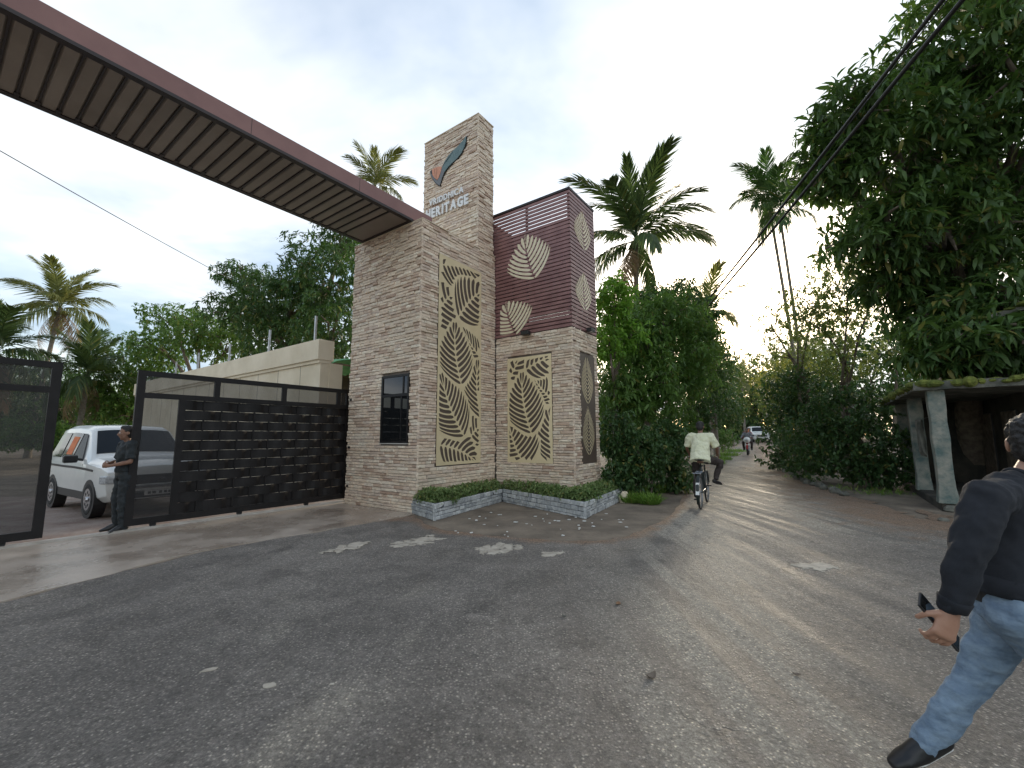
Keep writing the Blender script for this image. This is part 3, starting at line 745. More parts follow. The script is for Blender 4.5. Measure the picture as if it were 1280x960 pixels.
# emblem and lettering on the sign pillar, face u = 1.81
pu = wld(1.81, 0)
def zpt(x, y): q = loc(V(520 + x / 6.857, 140 + y / 6.857, pu, AX)); return Vector((-q.y, q.z))
def solid(name, pts, thick, off, material, parent):
    mb = MB(); mb.prism([(1.81 - off, -p.x, p.y) for p in pts], (-thick, 0, 0)); return mb.build(name, material, parent)
green = [zpt(*p) for p in ((437, 215), (436, 260), (421, 310), (396, 360), (360, 405), (318, 444), (282, 480), (252, 520), (232, 482), (250, 440), (278, 392), (318, 346), (368, 300), (408, 256))]
greyv = [zpt(*p) for p in ((252, 520), (232, 570), (213, 636), (180, 616), (154, 580), (136, 540), (130, 516), (150, 548), (168, 575), (192, 594), (212, 560), (232, 482))]
orange = [zpt(*p) for p in ((147, 503), (165, 488), (190, 478), (214, 474), (231, 480), (222, 520), (208, 558), (192, 590), (168, 571), (151, 545))]
emb = solid('emblem', [p + (p - zpt(285, 425)).normalized() * .018 for p in green[:8] + greyv[1:7] + [zpt(142, 500)] + orange[1:4] + green[8:]], .03, .002, M_LOGO_DARK, pillar)
solid('emblem_leaf', green, .012, .0325, M_LOGO_GREEN, emb); solid('emblem_stem', greyv, .012, .0325, M_LOGO_GREY, emb)
of = solid('emblem_feather', orange, .016, .0325, M_LOGO_ORANGE, emb)
for a, b in (((232, 478), (326, 350)), ((188, 585), (190, 482)), ((176, 575), (170, 492))):
    p, q = zpt(*a), zpt(*b); d = (q - p).normalized(); nn = Vector((-d.y, d.x)) * (.016 if a[0] > 200 else .005)
    solid('vein', [p, (p + q) / 2 - nn * .6, q, (p + q) / 2 + nn * .6], .004, .049, M_LOGO_DARK, emb)
def lettering(text, v0, v1, z0, z1, cap, off):
    font = bpy.data.fonts.load('<builtin>') if not bpy.data.fonts else bpy.data.fonts[0]
    glyph = []; x = 0
    for ch in text:
        cu = bpy.data.curves.new('letter', 'FONT'); cu.body = ch; cu.extrude = .018 / cap; cu.offset = off; cu.font = font
        tmp = bpy.data.objects.new('letter', cu); col.objects.link(tmp); me = bpy.data.meshes.new_from_object(tmp)
        bpy.data.objects.remove(tmp)
        xsv = [v.co.x for v in me.vertices]; ysv = [v.co.y for v in me.vertices]
        glyph.append((me, min(xsv), max(xsv), min(ysv), max(ysv), x)); x += max(xsv) - min(xsv) + .15
    tot = x - .15; k = (v0 - v1) / tot
    hgt_ = np.median([g_[4] for g_ in glyph])
    for me, a, b, c, d, x in glyph:
        ky = cap / hgt_
        f = x / tot; zz = z0 + (z1 - z0) * f
        me.transform(Matrix(((0, 0, -cap, 1.81 - .03), (-k, 0, 0, v0 - k * (x - a)), (0, ky, 0, zz), (0, 0, 0, 1))))
        me.materials.clear(); me.materials.append(M_LETTER); me.name = 'letter'
        bm = bmesh.new(); bm.from_mesh(me); bmesh.ops.recalc_face_normals(bm, faces=bm.faces); bm.to_mesh(me); bm.free()
        obj('letter', me, None, pillar)
lettering('VRIDDHICA', 1.72, .46, 7.79, 7.77, .165, .030)
lettering('HERITAGE', 1.84, .30, 7.44, 7.41, .26, .045)

# ------------------------------------------------------------------ canopy beam over the gate
can = thing('gate_canopy', 'long maroon canopy beam with ribbed sheet soffit spanning over the gate', 'canopy', P0, PHI)
CZ = 6.17; U0, U1 = -9.6, .55
b = MB(); b.box((U0, .30, CZ + .045), (U1, .325, CZ + .32)); b.build('front_fascia', M_FASCIA, can)
for u in (-6.6, -3.3, -1.35):
    b = MB(); b.box((u - .004, .2985, CZ + .05), (u + .004, .2995, CZ + .318)); b.build('fascia_joint', M_DARKTRIM, can)
b = MB(); b.box((U0, 2.09, CZ + .045), (U1, 2.115, CZ + .32)); b.build('rear_fascia', M_FASCIA, can)
b = MB(); b.box((U0, .295, CZ - .005), (-.005, .40, CZ + .044)); b.build('front_trim', M_DARKTRIM, can)
b = MB(); b.box((U0, 2.02, CZ - .005), (-.005, 2.12, CZ + .044)); b.build('rear_trim', M_DARKTRIM, can)
b = MB(); b.box((-.07, .40, CZ - .004), (-.004, 2.02, CZ + .044)); b.build('end_trim', M_DARKTRIM, can)
b = MB(); b.box((U0, .326, CZ + .30), (U1, 2.089, CZ + .322)); b.build('top_sheet', M_FASCIA, can)
b = MB(); b.box((U0, .40, CZ + .10), (-.07, 2.02, CZ + .11)); b.build('inner_deck', M_DARKTRIM, can)
pw = .20; sm = MB(); sm.add([(0, .40, .035), (.03, .40, .012), (pw - .045, .40, .012), (pw - .015, .40, .035), (0, 2.02, .035), (.03, 2.02, .012), (pw - .045, 2.02, .012), (pw - .015, 2.02, .035)],
                          [(0, 1, 5, 4), (1, 2, 6, 5), (2, 3, 7, 6)])
sme = sm.mesh('soffit_panel'); sme.materials.append(M_SOFFIT)
gap_me = MB(); gap_me.box((pw - .04, 1.93, -.002), (pw + .012, 2.02, .012)); gap_me = gap_me.mesh('rib_end'); gap_me.materials.append(M_DARKTRIM)
rib_me = MB(); rib_me.box((pw - .022, .40, .004), (pw + .0, 1.93, .034)); rib_me = rib_me.mesh('rib'); rib_me.materials.append(M_DARKTRIM)
u = -.55
b = MB(); b.box((u + .02, .40, CZ + .014), (-.07, 2.02, CZ + .022)); b.build('soffit_panel', M_SOFFIT, can)
while u - pw > U0:
    u -= pw
    for nm, me in (('soffit_panel', sme), ('rib', rib_me), ('rib_end', gap_me)):
        o = obj(nm, me, None, can); o.location = (u, 0, CZ)
# the far support of the beam, beyond the gate leaves
sup = thing('gate_pier', 'plain stone clad pier holding the far end of the canopy beam', 'pier', wld(-9.6, 0), PHI)
b = MB(); b.box((-2.0, .035, -.1), (-.035, T1V, T1Z)); pw_ = b.build('wall_block', M_MORTAR, sup)
s2 = face_stones((-2.0, 0, 0), (1, 0, 0), (0, -1, 0), 2.0, 0, T1Z, []) + face_stones((0, 0, 0), (0, 1, 0), (1, 0, 0), T1V, 0, T1Z, [])
lay_stones(s2, pw_, M_STONE, 0, near_key)
for ch in list(sup.children): pass

# ------------------------------------------------------------------ sliding gate
GV = 2.60
gp = wld(0, GV)
def gu(x, y): return loc(V(x, y, gp, BX)).x
def gate_leaf(u_end, direction, label):
    """u_end = free end; the leaf runs from there in +u or -u; local x from free end"""
    s = direction; Lg = 4.0
    t = thing('sliding_gate', label, 'gate', wld(u_end, GV, .018), PHI, 'sliding gate leaves')
    def bx(x0, x1, y0, y1, z0, z1, mb): 
        a, b_ = sorted((s * x0, s * x1)); mb.box((a, y0, z0), (b_, y1, z1))
    f = MB()
    bx(0, .11, -.03, .03, .08, 2.62, f); bx(Lg - .11, Lg, -.03, .03, .08, 2.62, f)
    bx(.11, Lg - .11, -.029, .029, 2.53, 2.619, f); bx(.11, Lg - .11, -.029, .029, 2.16, 2.25, f); bx(.11, Lg - .11, -.029, .029, .081, .19, f)
    bx(.60, .70, -.028, .028, .19, 2.16, f)
    for px in (272, 356, 424): 
        q = gu(px, 480) - (-3.84); bx(q - .045, q + .045, -.028, .028, 2.25, 2.53, f)
    fo = f.build('gate_frame', M_BLACK, t)
    for a, b_, z0, z1 in ((.11, .60, .19, 2.16),):
        m = MB(); bx(a + .002, b_ - .002, -.004, .004, z0 + .002, z1 - .002, m); m.build('mesh_panel', M_MESH, t)
    xs_ = [.11] + [gu(px, 480) + 3.84 for px in (272, 356, 424)] + [Lg - .11]
    for i in range(4):
        a = xs_[i] + (.045 if i else 0); b_ = xs_[i + 1] - (.045 if i < 3 else 0)
        m = MB(); bx(a + .002, b_ - .002, -.004, .004, 2.252, 2.528, m); m.build('mesh_panel', M_MESH, t)
    # basket weave: strips pass alternately in front of and behind the uprights
    nst = 11; h = (2.16 - .19) / nst; cell = .27; x0, x1 = .70, Lg - .11
    n = int((x1 - x0) / cell)
    cell = (x1 - x0) / n
    for k in range(1, n):
        m = MB(); x = x0 + cell * k; bx(x - .014, x + .014, -.006, .006, .19, 2.16, m); m.build('upright', M_BLACK, t)
    for r in range(nst):
        m = MB(); z0 = .19 + r * h + .0015; z1 = .19 + (r + 1) * h - .003
        NP = n * 8
        for i in range(NP + 1):
            x = x0 + (x1 - x0) * i / NP
            ph = math.cos(PI * (x - x0) / cell + (PI if r % 2 else 0))
            y = -.021 * math.copysign(abs(ph) ** .55, ph)
            for dz in (z0, z1):
                for dy in (-.003, .003): m.v.append((s * x, y + dy, dz + random.uniform(-.0015, .0015)))
        for i in range(NP):
            a = i * 4; b_ = a + 4
            m.f += [(a, b_, b_ + 2, a + 2), (a + 1, a + 3, b_ + 3, b_ + 1), (a + 2, b_ + 2, b_ + 3, a + 3), (a, a + 1, b_ + 1, b_)]
        m.f += [(0, 2, 3, 1), (NP * 4, NP * 4 + 1, NP * 4 + 3, NP * 4 + 2)]
        m.build('woven_strip', M_BLACK, t)
    for px in (192, 299, 382):
        q = gu(px, 640) + 3.84
        w_ = MB(); w_.tube([(s * q, -.022, .065), (s * q, .022, .065)], .045, 14); wo_ = w_.build('roller', M_BLKPLAST, t)
        w_ = MB(); bx(q - .035, q + .035, -.034, -.024, .06, .13, w_); bx(q - .035, q + .035, .024, .034, .06, .13, w_); w_.build('roller_bracket', M_BLACK, wo_)
    return t
gate_leaf(-3.84, 1, 'black sliding gate leaf with woven metal panel reaching the stone tower')
gate_leaf(-4.72, -1, 'black sliding gate leaf with tinted mesh end panel standing apart from the tower')

# ------------------------------------------------------------------ planter and hedge
pl = [loc(G(*q)) for q in ((512, 642), (543, 651.5), (628, 627.5), (732, 649), (779, 622))]
pl[0] = Vector((-.02, .12, 0)); pl[4] = Vector((4.35, -2.62, 0)); pl.append(Vector((4.45, -2.0, 0)))
pl = [Vector((p.x, p.y)) for p in pl]; PH = .30
planter = thing('planter', 'low zigzag planter wall of blue grey stones at the foot of the gate tower', 'planter', P0, PHI)
def offset_line(pts, d):
    out = []
    for i, p in enumerate(pts):
        d0 = (pts[i] - pts[i - 1]).normalized() if i else None; d1 = (pts[i + 1] - pts[i]).normalized() if i < len(pts) - 1 else None
        ns = [Vector((-q.y, q.x)) for q in (d0, d1) if q is not None]
        n_ = sum(ns, Vector((0, 0))); n_.normalize(); k = d / max(.35, n_.dot(ns[0])); out.append(p + n_ * k)
    return out
outer = offset_line(pl, -.0) ; inner = offset_line(pl, .13)
cw = MB(); op = offset_line(pl, .02)
for i in range(len(pl) - 1):
    cw.prism([(*op[i], -.1), (*op[i + 1], -.1), (*inner[i + 1], -.1), (*inner[i], -.1)], (0, 0, PH + .09 - .004))
pcore = cw.build('wall_core', M_GREYMORT, planter)
ps = []
for i in range(len(pl) - 1):
    d = pl[i + 1] - pl[i]; L_ = d.length; d.normalize(); n_ = Vector((d.y, -d.x, 0))
    ps += face_stones((pl[i].x, pl[i].y, 0), (d.x, d.y, 0), n_, L_, 0.0, PH, [], rowh=.075, row_jit=.45, lens=(.05, .2))
lay_stones(ps, pcore, M_GREYSTONE, 290, near_key)
soilp = MB(); poly = [(*p, 0) for p in inner] + [(B2U1, B2V, 0), (B2U0, B2V, 0), (B2U0, 0, 0), (0, 0, 0)]
soilp.prism([(x, y, .02) for x, y, z in poly], (0, 0, PH - .06)); soilp.build('planting_soil', M_SOIL, planter)

# ---- leaf makers
def leaves_np(O, D, size, width=.3, droop=.25, roll=None):
    """O,D (N,3): leaf base and direction; 6 vertices, 4 triangles per leaf"""
    N = len(O); D = D / np.linalg.norm(D, axis=1, keepdims=True)
    up = np.tile(np.array([0, 0, 1.0]), (N, 1)) + rng.normal(0, .35, (N, 3))
    S = np.cross(D, up); S /= np.linalg.norm(S, axis=1, keepdims=True) + 1e-9
    Nn = np.cross(S, D)
    size = size * np.ones(N) if np.isscalar(size) else size
    prof = [(0, 0, 0), (.34, .5, .05), (.34, -.5, .05), (.70, .40, .0), (.70, -.40, .0), (1, 0, -.12)]
    vs = np.empty((N, 6, 3))
    for i, (x, y, z) in enumerate(prof):
        zz = z - droop * x * x
        vs[:, i] = O + (D * x + S * (y * width) + Nn * zz) * size[:, None]
    vs[:, :, 2] = vs[:, :, 2]
    base = (np.arange(N) * 6)[:, None, None]
    tr = np.array([[0, 2, 1], [1, 2, 4], [1, 4, 3], [3, 4, 5]])[None] + base
    return vs.reshape(-1, 3), tr.reshape(-1, 3)
def whorls(C, A_, per, size, spread=1.0, stem=.25):
    """leaf origins and directions for clusters centred C with axis A_"""
    N = len(C); k = per
    C2 = np.repeat(C, k, 0); A2 = np.repeat(A_, k, 0)
    R = rng.normal(0, 1, (N * k, 3)); R -= (R * A2).sum(1, keepdims=True) * A2; R /= np.linalg.norm(R, axis=1, keepdims=True) + 1e-9
    al = rng.uniform(-.3, .75, (N * k, 1))
    D = A2 * al + R * spread
    D[:, 2] -= .22
    O = C2 - A2 * (rng.uniform(-.5, .5, (N * k, 1)) * size * stem * 3) + rng.normal(0, size * .12, (N * k, 3))
    return O, D

hp = []
for i in range(5200):
    j = random.random() * (len(pl) - 1.6); a = int(j); t = j - a
    base = inner[a].lerp(inner[a + 1], t)
    d = (pl[a + 1] - pl[a]).normalized(); n_ = Vector((-d.y, d.x)); w = random.uniform(-.10, .52)
    q = base + n_ * w
    if (q.x > .03 and q.y > -.02 and q.x < B2U0) or (q.x > B2U0 - .02 and q.y > B2V - .02): continue
    hp.append((q.x, q.y, PH - .05 + random.random() ** .6 * (.25 - max(0, -w) * .9 - abs(w - .2) * .25)))
hp = np.array(hp)
D = rng.normal(0, 1, (len(hp), 3)); D[:, 2] = np.abs(D[:, 2]) + .3
O, D2 = whorls(hp, D / np.linalg.norm(D, axis=1, keepdims=True), 5, .055)
vs, tr = leaves_np(O, D2, rng.uniform(.035, .075, len(O)), .42, .1)
hedge = thing('hedge', 'low leafy green hedge growing inside the grey stone planter', 'hedge', P0, PHI)
tag(obj('foliage', np_mesh('foliage', vs, tr), M_HEDGE, hedge), kind='stuff')
sb = MB()
for i in range(0, len(hp), 18):
    x, y, z = hp[i]; sb.tube([(x + random.uniform(-.06, .06), y + random.uniform(-.06, .06), .25), (x, y, z)], .004, 4)
tag(sb.build('stem', M_BARK, hedge), kind='stuff')

# ------------------------------------------------------------------ compound wall behind the gate
cw_ = thing('compound_wall', 'high beige cast concrete wall with heavy coping behind the woven gate', 'wall', wld(.05, 3.75), PHI)
WL = 15.6; WZ = 4.03
b = MB(); b.box((0, .04, -.1), (.24, WL, 3.42)); b.build('wall_face', M_CAST, cw_)
b = MB(); b.box((-.10, 0, 3.50), (.34, WL + .05, WZ)); b.build('coping', M_CAST, cw_, bevel=.012)
b = MB(); b.box((-.05, .02, 3.42), (.29, WL + .02, 3.50)); b.build('moulding', M_CAST, cw_)
y = 1.0
while y < WL:
    b = MB(); b.box((-.003, y, 0), (.0, y + .018, 3.42)); b.build('panel_joint', M_WALLJ, cw_); y += 1.22
b = MB(); b.box((-.006, 9.6, 1.0), (.0, 10.0, 2.3)); b.build('wall_slot', M_BLKPLAST, cw_)
b = MB(); b.box((.24, .02, -.1), (.62, .26, 3.44)); b.build('end_pier', M_CAST, cw_)
for i, (px, py) in enumerate(((393, 395), (336, 412), (287, 430), (249, 441), (222, 452))):
    d = ray(px, 440); k = None
    lo, hi = 3.8, 3.75 + WL                                            # solve v on the wall line u=.17
    q0 = wld(.17, 0); n_ = Vector((d.y, -d.x, 0)); t = -(q0.dot(n_)) / BX.dot(n_)
    pp = wld(.17, t); ppz = V(px, py, pp, Vector((0, 1, 0))).z if t > 0 else 4.6
    b = MB(); hgt_ = min(.75, max(.35, ppz - WZ)) 
    b.box((-.025, -.025, 0), (.025, .025, hgt_)); b.box((-.05, -.05, 0), (.05, .05, .012))
    o = b.build('wire_post', M_GALV); o.location = (pp.x, pp.y, WZ - .001); o.rotation_euler.z = PHI
    tag(o, ('tallest', 'second', 'third', 'fourth', 'fifth')[i] + ' galvanised post on the wall coping counted from the stone tower', 'post', 'posts along the compound wall coping')
# lean-to with green tarp and yellow sheet between wall and tower
sh_ = thing('lean_to', 'small dark lean to with green tarpaulin roof and hanging yellow sheet', 'shed', wld(.9, 4.6), PHI)
tp_ = MB()
for i in range(9):
    for j in range(7):
        x = -.35 + 2.3 * i / 8; y = -.3 + 2.4 * j / 6
        tp_.v.append((x, y, 3.62 + .30 * math.sin(PI * i / 8) ** .8 - .12 * abs(j - 3) / 3 + random.uniform(-.03, .03)))
for i in range(8):
    for j in range(6): tp_.f.append((i * 7 + j, (i + 1) * 7 + j, (i + 1) * 7 + j + 1, i * 7 + j + 1))
to_ = tp_.build('tarpaulin', M_TARP, sh_); to_.modifiers.new('thick', 'SOLIDIFY').thickness = .012
ys_ = MB()
for i in range(15):
    for j in range(2): ys_.v.append((.45 + 1.1 * i / 14, -.1 + .05 * math.sin(i * 1.7), 1.2 + j * (2.2 + .25 * math.sin(i * .9) - (.7 if i < 4 else 0))))
for i in range(14): ys_.f.append((i * 2, i * 2 + 2, i * 2 + 3, i * 2 + 1))
yo_ = ys_.build('hanging_sheet', M_YELLOW, sh_); yo_.modifiers.new('thick', 'SOLIDIFY').thickness = .01
for x, y in ((-.2, -.2), (1.7, -.2), (-.2, 1.9), (1.7, 1.9)):
    b = MB(); b.tube([(x, y, 0), (x, y, 3.62)], .045, 8); b.build('pole', M_BARK, sh_)
b = MB(); b.box((-.2, 1.6, 0), (1.75, 1.7, 3.5)); b.build('back_wall', M_OLDWALL, sh_)
for x, y, x2, y2 in ((-.2, -.2, 1.7, -.2), (-.2, 1.9, 1.7, 1.9)):
    b = MB(); b.tube([(x, y, 3.57), (x2, y2, 3.57)], .03, 6); b.build('beam', M_BARK, sh_)

# ------------------------------------------------------------------ old shop with mossy porch
SO = Vector((8.55, 8.85, 0))
shop = thing('old_shop', 'derelict roadside shop with mossy concrete porch slab and weathered pillars', 'building', SO, PHI)
SW, SD, SLZ = 5.6, 7.5, 2.40      # along u, along -v
b = MB(); b.box((-.1, -SD, -.1), (SW - .1, .0, .17)); b.build('plinth', M_OLDWALL, shop, bevel=.03)
sv = MB(); nxs, nys = 24, 30
for top in (0, 1):
    for i in range(nxs + 1):
        for j in range(nys + 1):
            x = -.25 + (SW + .2) * i / nxs; y = .22 - (SD + .2) * j / nys
            e = random.uniform(-.02, .02) if (i in (0, nxs) or j in (0, nys)) else 0
            sv.v.append((x + e, y + e, SLZ + (.15 if top else 0) + (random.uniform(-.008, .018) if top else random.uniform(-.006, .006))))
n_s = (nxs + 1) * (nys + 1); id_ = lambda t, i, j: t * n_s + i * (nys + 1) + j
for i in range(nxs):
    for j in range(nys):
        sv.f.append((id_(0, i, j), id_(0, i, j + 1), id_(0, i + 1, j + 1), id_(0, i + 1, j))); sv.f.append((id_(1, i, j), id_(1, i + 1, j), id_(1, i + 1, j + 1), id_(1, i, j + 1)))
for i in range(nxs):
    for j in (0, nys): sv.f.append((id_(0, i, j), id_(0, i + 1, j), id_(1, i + 1, j), id_(1, i, j)))
for j in range(nys):
    for i in (0, nxs): sv.f.append((id_(0, i, j), id_(0, i, j + 1), id_(1, i, j + 1), id_(1, i, j)))
slab_o = sv.build('porch_slab', M_OLDCONC, shop)
mv = MB()
for i in range(800):
    s = random.random()
    if s < .55: x, y = random.uniform(-.27, SW - .1), random.uniform(.1, .24) - random.random() ** 2 * .8
    else: x, y = random.uniform(-.27, -.15) + random.random() ** 2 * .9, random.uniform(-SD, .2)
    r = random.uniform(.05, .17); mv.ball((x, y, SLZ + random.uniform(.09, .145)), (r, r * random.uniform(.6, 1), r * random.uniform(.3, .7)), 7, 5)
tag(mv.build('moss_cushions', M_MOSS, slab_o), kind='stuff')
for k, (x, y, lean) in enumerate(((.02, -.12, 0), (2.55, -.12, 0), (4.95, -.12, 0), (.02, -2.9, 0), (.02, -5.6, 0))):
    pm = MB(); n = 7
    for i in range(n + 1):
        z = .15 + (SLZ - .15) * i / n; w = .125 + random.uniform(-.008, .008) + (.03 if i == 0 else 0)
        for a, c in ((-1, -1), (1, -1), (1, 1), (-1, 1)): pm.v.append((x + a * w + lean * i / n + random.uniform(-.006, .006), y + c * w + random.uniform(-.006, .006), z + (.01 if i == n else 0)))
    for i in range(n):
        for q in range(4): pm.f.append((i * 4 + q, i * 4 + (q + 1) % 4, (i + 1) * 4 + (q + 1) % 4, (i + 1) * 4 + q))
    pm.f += [(3, 2, 1, 0), tuple(n * 4 + q for q in range(4))]
    pm.build('pillar', M_PILLAR, shop, bevel=.012)
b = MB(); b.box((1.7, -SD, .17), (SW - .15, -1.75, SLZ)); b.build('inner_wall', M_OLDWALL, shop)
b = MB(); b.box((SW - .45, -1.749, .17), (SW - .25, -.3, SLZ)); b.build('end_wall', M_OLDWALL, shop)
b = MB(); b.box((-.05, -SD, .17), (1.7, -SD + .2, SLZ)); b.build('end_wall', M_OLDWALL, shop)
for x0 in (2.2, 4.0):
    b = MB(); b.box((x0, -1.75, .17), (x0 + .95, -1.72, 2.05)); d_ = b.build('door', M_BLKPLAST, shop)
    for k in range(4):
        b = MB(); b.box((x0 + .02 + k * .235, -1.72, .2), (x0 + .24 + k * .235, -1.705, 2.03)); b.build('door_plank', M_BARK, d_)
for y0 in (-3.6, -5.6):
    b = MB(); b.box((1.67, y0, .17), (1.70, y0 + 1.0, 2.05)); d_ = b.build('door', M_BLKPLAST, shop)
    for k in range(4):
        b = MB(); b.box((1.655, y0 + .02 + k * .245, .2), (1.67, y0 + .25 + k * .245, 2.03)); b.build('door_plank', M_BARK, d_)
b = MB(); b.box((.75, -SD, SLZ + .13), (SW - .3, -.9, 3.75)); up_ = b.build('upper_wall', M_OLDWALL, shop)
for x0 in (1.3, 3.0):
    b = MB(); b.box((x0, -.9, 2.75), (x0 + .8, -.88, 3.4)); w_ = b.build('window', M_BLKPLAST, shop)
    b = MB(); b.box((x0 - .06, -.885, 2.69), (x0 + .86, -.85, 2.745)); b.build('sill', M_OLDCONC, w_)
rf_ = MB()
ridge = 4.55
for (p, q) in (((.45, -.55, 3.72), (SW, -.55, 3.72)),):
    rf_.prism([(.45, -.45, 3.62), (SW, -.45, 3.62), (SW, -SD / 2, ridge), (.45, -SD / 2, ridge)], (0, 0, .10))
    rf_.prism([(.45, -SD / 2, ridge), (SW, -SD / 2, ridge), (SW, -SD, 3.62), (.45, -SD, 3.62)], (0, 0, .099))
ro_ = rf_.build('roof', M_OLDCONC, shop)
mv = MB()
for i in range(170):
    x = random.uniform(.42, .9) if random.random() < .5 else random.uniform(.45, SW); y = random.uniform(-SD / 2, -.5); z = 3.72 + (ridge - 3.62) * (-.45 - y) / (SD / 2 - .45)
    r = random.uniform(.06, .18); mv.ball((x, y, z), (r, r, r * .35), 7, 5)
tag(mv.build('moss_cushions', M_MOSS, ro_), kind='stuff')
b = MB(); b.prism([(.75, -.9, 3.749), (.75, -SD, 3.749), (.75, -SD / 2, ridge)], (.15, 0, 0)); b.build('gable', M_OLDWALL, shop)
# cloth hanging on the first pillar pair
ch_ = thing('hanging_cloth', 'pale grey cloth hanging on a line between the shop pillars', 'cloth', SO + AX * 2.05 + BX * -.1, PHI)
cm_ = MB()
for i in range(13):
    for j in range(10):
        cm_.v.append((-.27 + .045 * i + .02 * math.sin(j), .05 * math.sin(i * 1.4 + j * .3), 1.86 - .085 * j * (1 + .15 * math.sin(i * .8))))
for i in range(12):
    for j in range(9): cm_.f.append((i * 10 + j, (i + 1) * 10 + j, (i + 1) * 10 + j + 1, i * 10 + j + 1))
co_ = cm_.build('fabric', M_OLDCONC, ch_, smooth=True); co_.modifiers.new('t', 'SOLIDIFY').thickness = .006
b = MB(); b.tube([(-2.0, 0, 1.9), (-.5, 0, 1.865), (.42, 0, 1.89)], .004, 6); b.build('line', M_CABLE, ch_)
for (px, py, sx) in ((1192, 640, .16), (1206, 652, .12), (1180, 652, .10)):
    c = G(px, py); b = MB(); b.ball((0, 0, sx * .3), (sx, sx * .7, sx * .45), 8, 5)
    for i, q in enumerate(b.v): b.v[i] = tuple(x * random.uniform(.85, 1.15) for x in q)
    o = b.build('rubble_stone', M_OLDCONC); o.location = (c.x, c.y, hz(c.x, c.y)); tag(o, {.16: 'largest', .12: 'middle sized', .10: 'smallest'}[sx] + ' rough grey rubble stone lying at the foot of the shop pillar', 'stone', 'rubble stones by the shop')

# ------------------------------------------------------------------ trees
DENS = 1.75
def nrm(a): return a / (np.linalg.norm(a, axis=-1, keepdims=True) + 1e-9)
def crown_pts(lobes, density):
    C = []; A_ = []
    for c, r, n in lobes:
        n = int(n * density * DENS); d = nrm(rng.normal(0, 1, (n, 3)))
        ph = rng.uniform(0, 6.28, 6)
        bump = 1 + .16 * np.sin(3 * d[:, 0] * 2 + ph[0]) * np.sin(4 * d[:, 1] + ph[1]) + .14 * np.sin(6 * d[:, 2] + ph[2]) * np.sin(5 * d[:, 0] + ph[3]) + .10 * np.sin(11 * d[:, 1] + ph[4]) * np.sin(9 * d[:, 2] + ph[5])
        rad = bump * (1 - .62 * rng.random(n) ** 1.7)
        p = np.array(c) + d * np.array(r) * rad[:, None]
        C.append(p); A_.append(nrm(d * .8 + rng.normal(0, .45, (n, 3)) + np.array([0, 0, .1])))
    return np.concatenate(C), np.concatenate(A_)
def tree(name, label, base, lobes, leaf, material, trunk_r=.18, fork=.45, group=None, density=1, trunk_mat=None, cat='tree', parts=0, min_z=None, stems=1):
    """base (x,y); lobes [((x,y,z),(rx,ry,rz),clusters)]; leaf = (size, per, width, droop)"""
    bz = hz(*base); root = thing(name, label, cat, (base[0], base[1], bz), 0, group)
    o3 = np.array((base[0], base[1], bz))
    size, per, wdt, droop = leaf
    C, A_ = crown_pts(lobes, density)
    keep = C[:, 2] > (bz + .1 if min_z is None else min_z); C, A_ = C[keep], A_[keep]
    O, D = whorls(C, A_, per, size)
    if parts:
        dist = np.linalg.norm(O - np.array([0, 0, EYE]), axis=1); rel = nrm(O - np.array([0, 0, EYE]))
        sx = rel @ np.array(CR); sf = rel @ np.array(CF); infr = np.abs(sx / sf) < 1.15
        idx = np.argsort(np.where(infr, dist, 1e9))[:parts]
    vs, tr = leaves_np(O, D, rng.uniform(.5, 1.3, len(O)) * size, wdt, droop)
    if parts:
        sel = np.zeros(len(O), bool); sel[idx] = True
        vs3 = vs.reshape(-1, 6, 3); pv = vs3[sel]; vs = vs3[~sel].reshape(-1, 3); tr = tr[:len(vs) // 6 * 4]
    cr = tag(obj('crown', np_mesh('crown', vs - o3, tr), material, root), kind='stuff')
    if parts:
        for k in range(len(pv)):
            c = pv[k, 0]; me = np_mesh('leaf', pv[k] - c, np.array([[0, 2, 1], [1, 2, 4], [1, 4, 3], [3, 4, 5]]))
            o = obj('leaf', me, material, cr); o.location = c - o3
    tb = MB(); lob = [np.array(l[0]) - o3 for l in lobes]
    cen = np.mean(lob, 0); r_ = random.Random(int(abs(base[0] * 97 + base[1] * 31)))
    for s_ in range(stems):
        b0 = Vector((r_.uniform(-.15, .15) * (stems > 1), r_.uniform(-.15, .15) * (stems > 1), -.15))
        fk = Vector((cen[0] * fork * .7 + r_.uniform(-.3, .3) * (stems > 1), cen[1] * fork * .7, cen[2] * fork))
        mid_ = b0.lerp(fk, .5) + Vector((r_.uniform(-.12, .12), r_.uniform(-.12, .12), 0))
        tr_ = trunk_r / (1 if stems == 1 else 1.5)
        tb.tube([b0, b0.lerp(mid_, .25), mid_, fk], [tr_ * 1.45, tr_ * 1.05, tr_ * .9, tr_ * .75], 10)
        mine = lob if stems == 1 else lob[s_::stems] or lob[:1]
        for l, (c_, rr, n_) in zip(mine, lobes):
            l = Vector(l); m1 = fk.lerp(l, .5) + Vector((r_.uniform(-.25, .25), r_.uniform(-.25, .25), r_.uniform(0, .3)))
            tb.tube([fk, m1, l], [tr_ * .6, tr_ * .42, tr_ * .25], 7)
            for k in range(6):
                d = Vector((r_.gauss(0, 1), r_.gauss(0, 1), r_.gauss(.15, .8))).normalized()
                e = l + Vector((d.x * rr[0], d.y * rr[1], d.z * rr[2])) * .85
                tb.tube([m1.lerp(l, .6), l.lerp(e, .55) + Vector((0, 0, .1)), e], [tr_ * .26, tr_ * .16, tr_ * .06], 5)
    tb.build('trunk', trunk_mat or M_BARK, root, smooth=True)
    return root
def L3(px, py, Y, r, n): p = W(px, py, Y); return ((p.x, p.y, p.z), r if isinstance(r, tuple) else (r, r, r), n)
def gx(px, Y): p = W(px, 540, Y); return (p.x, p.y)

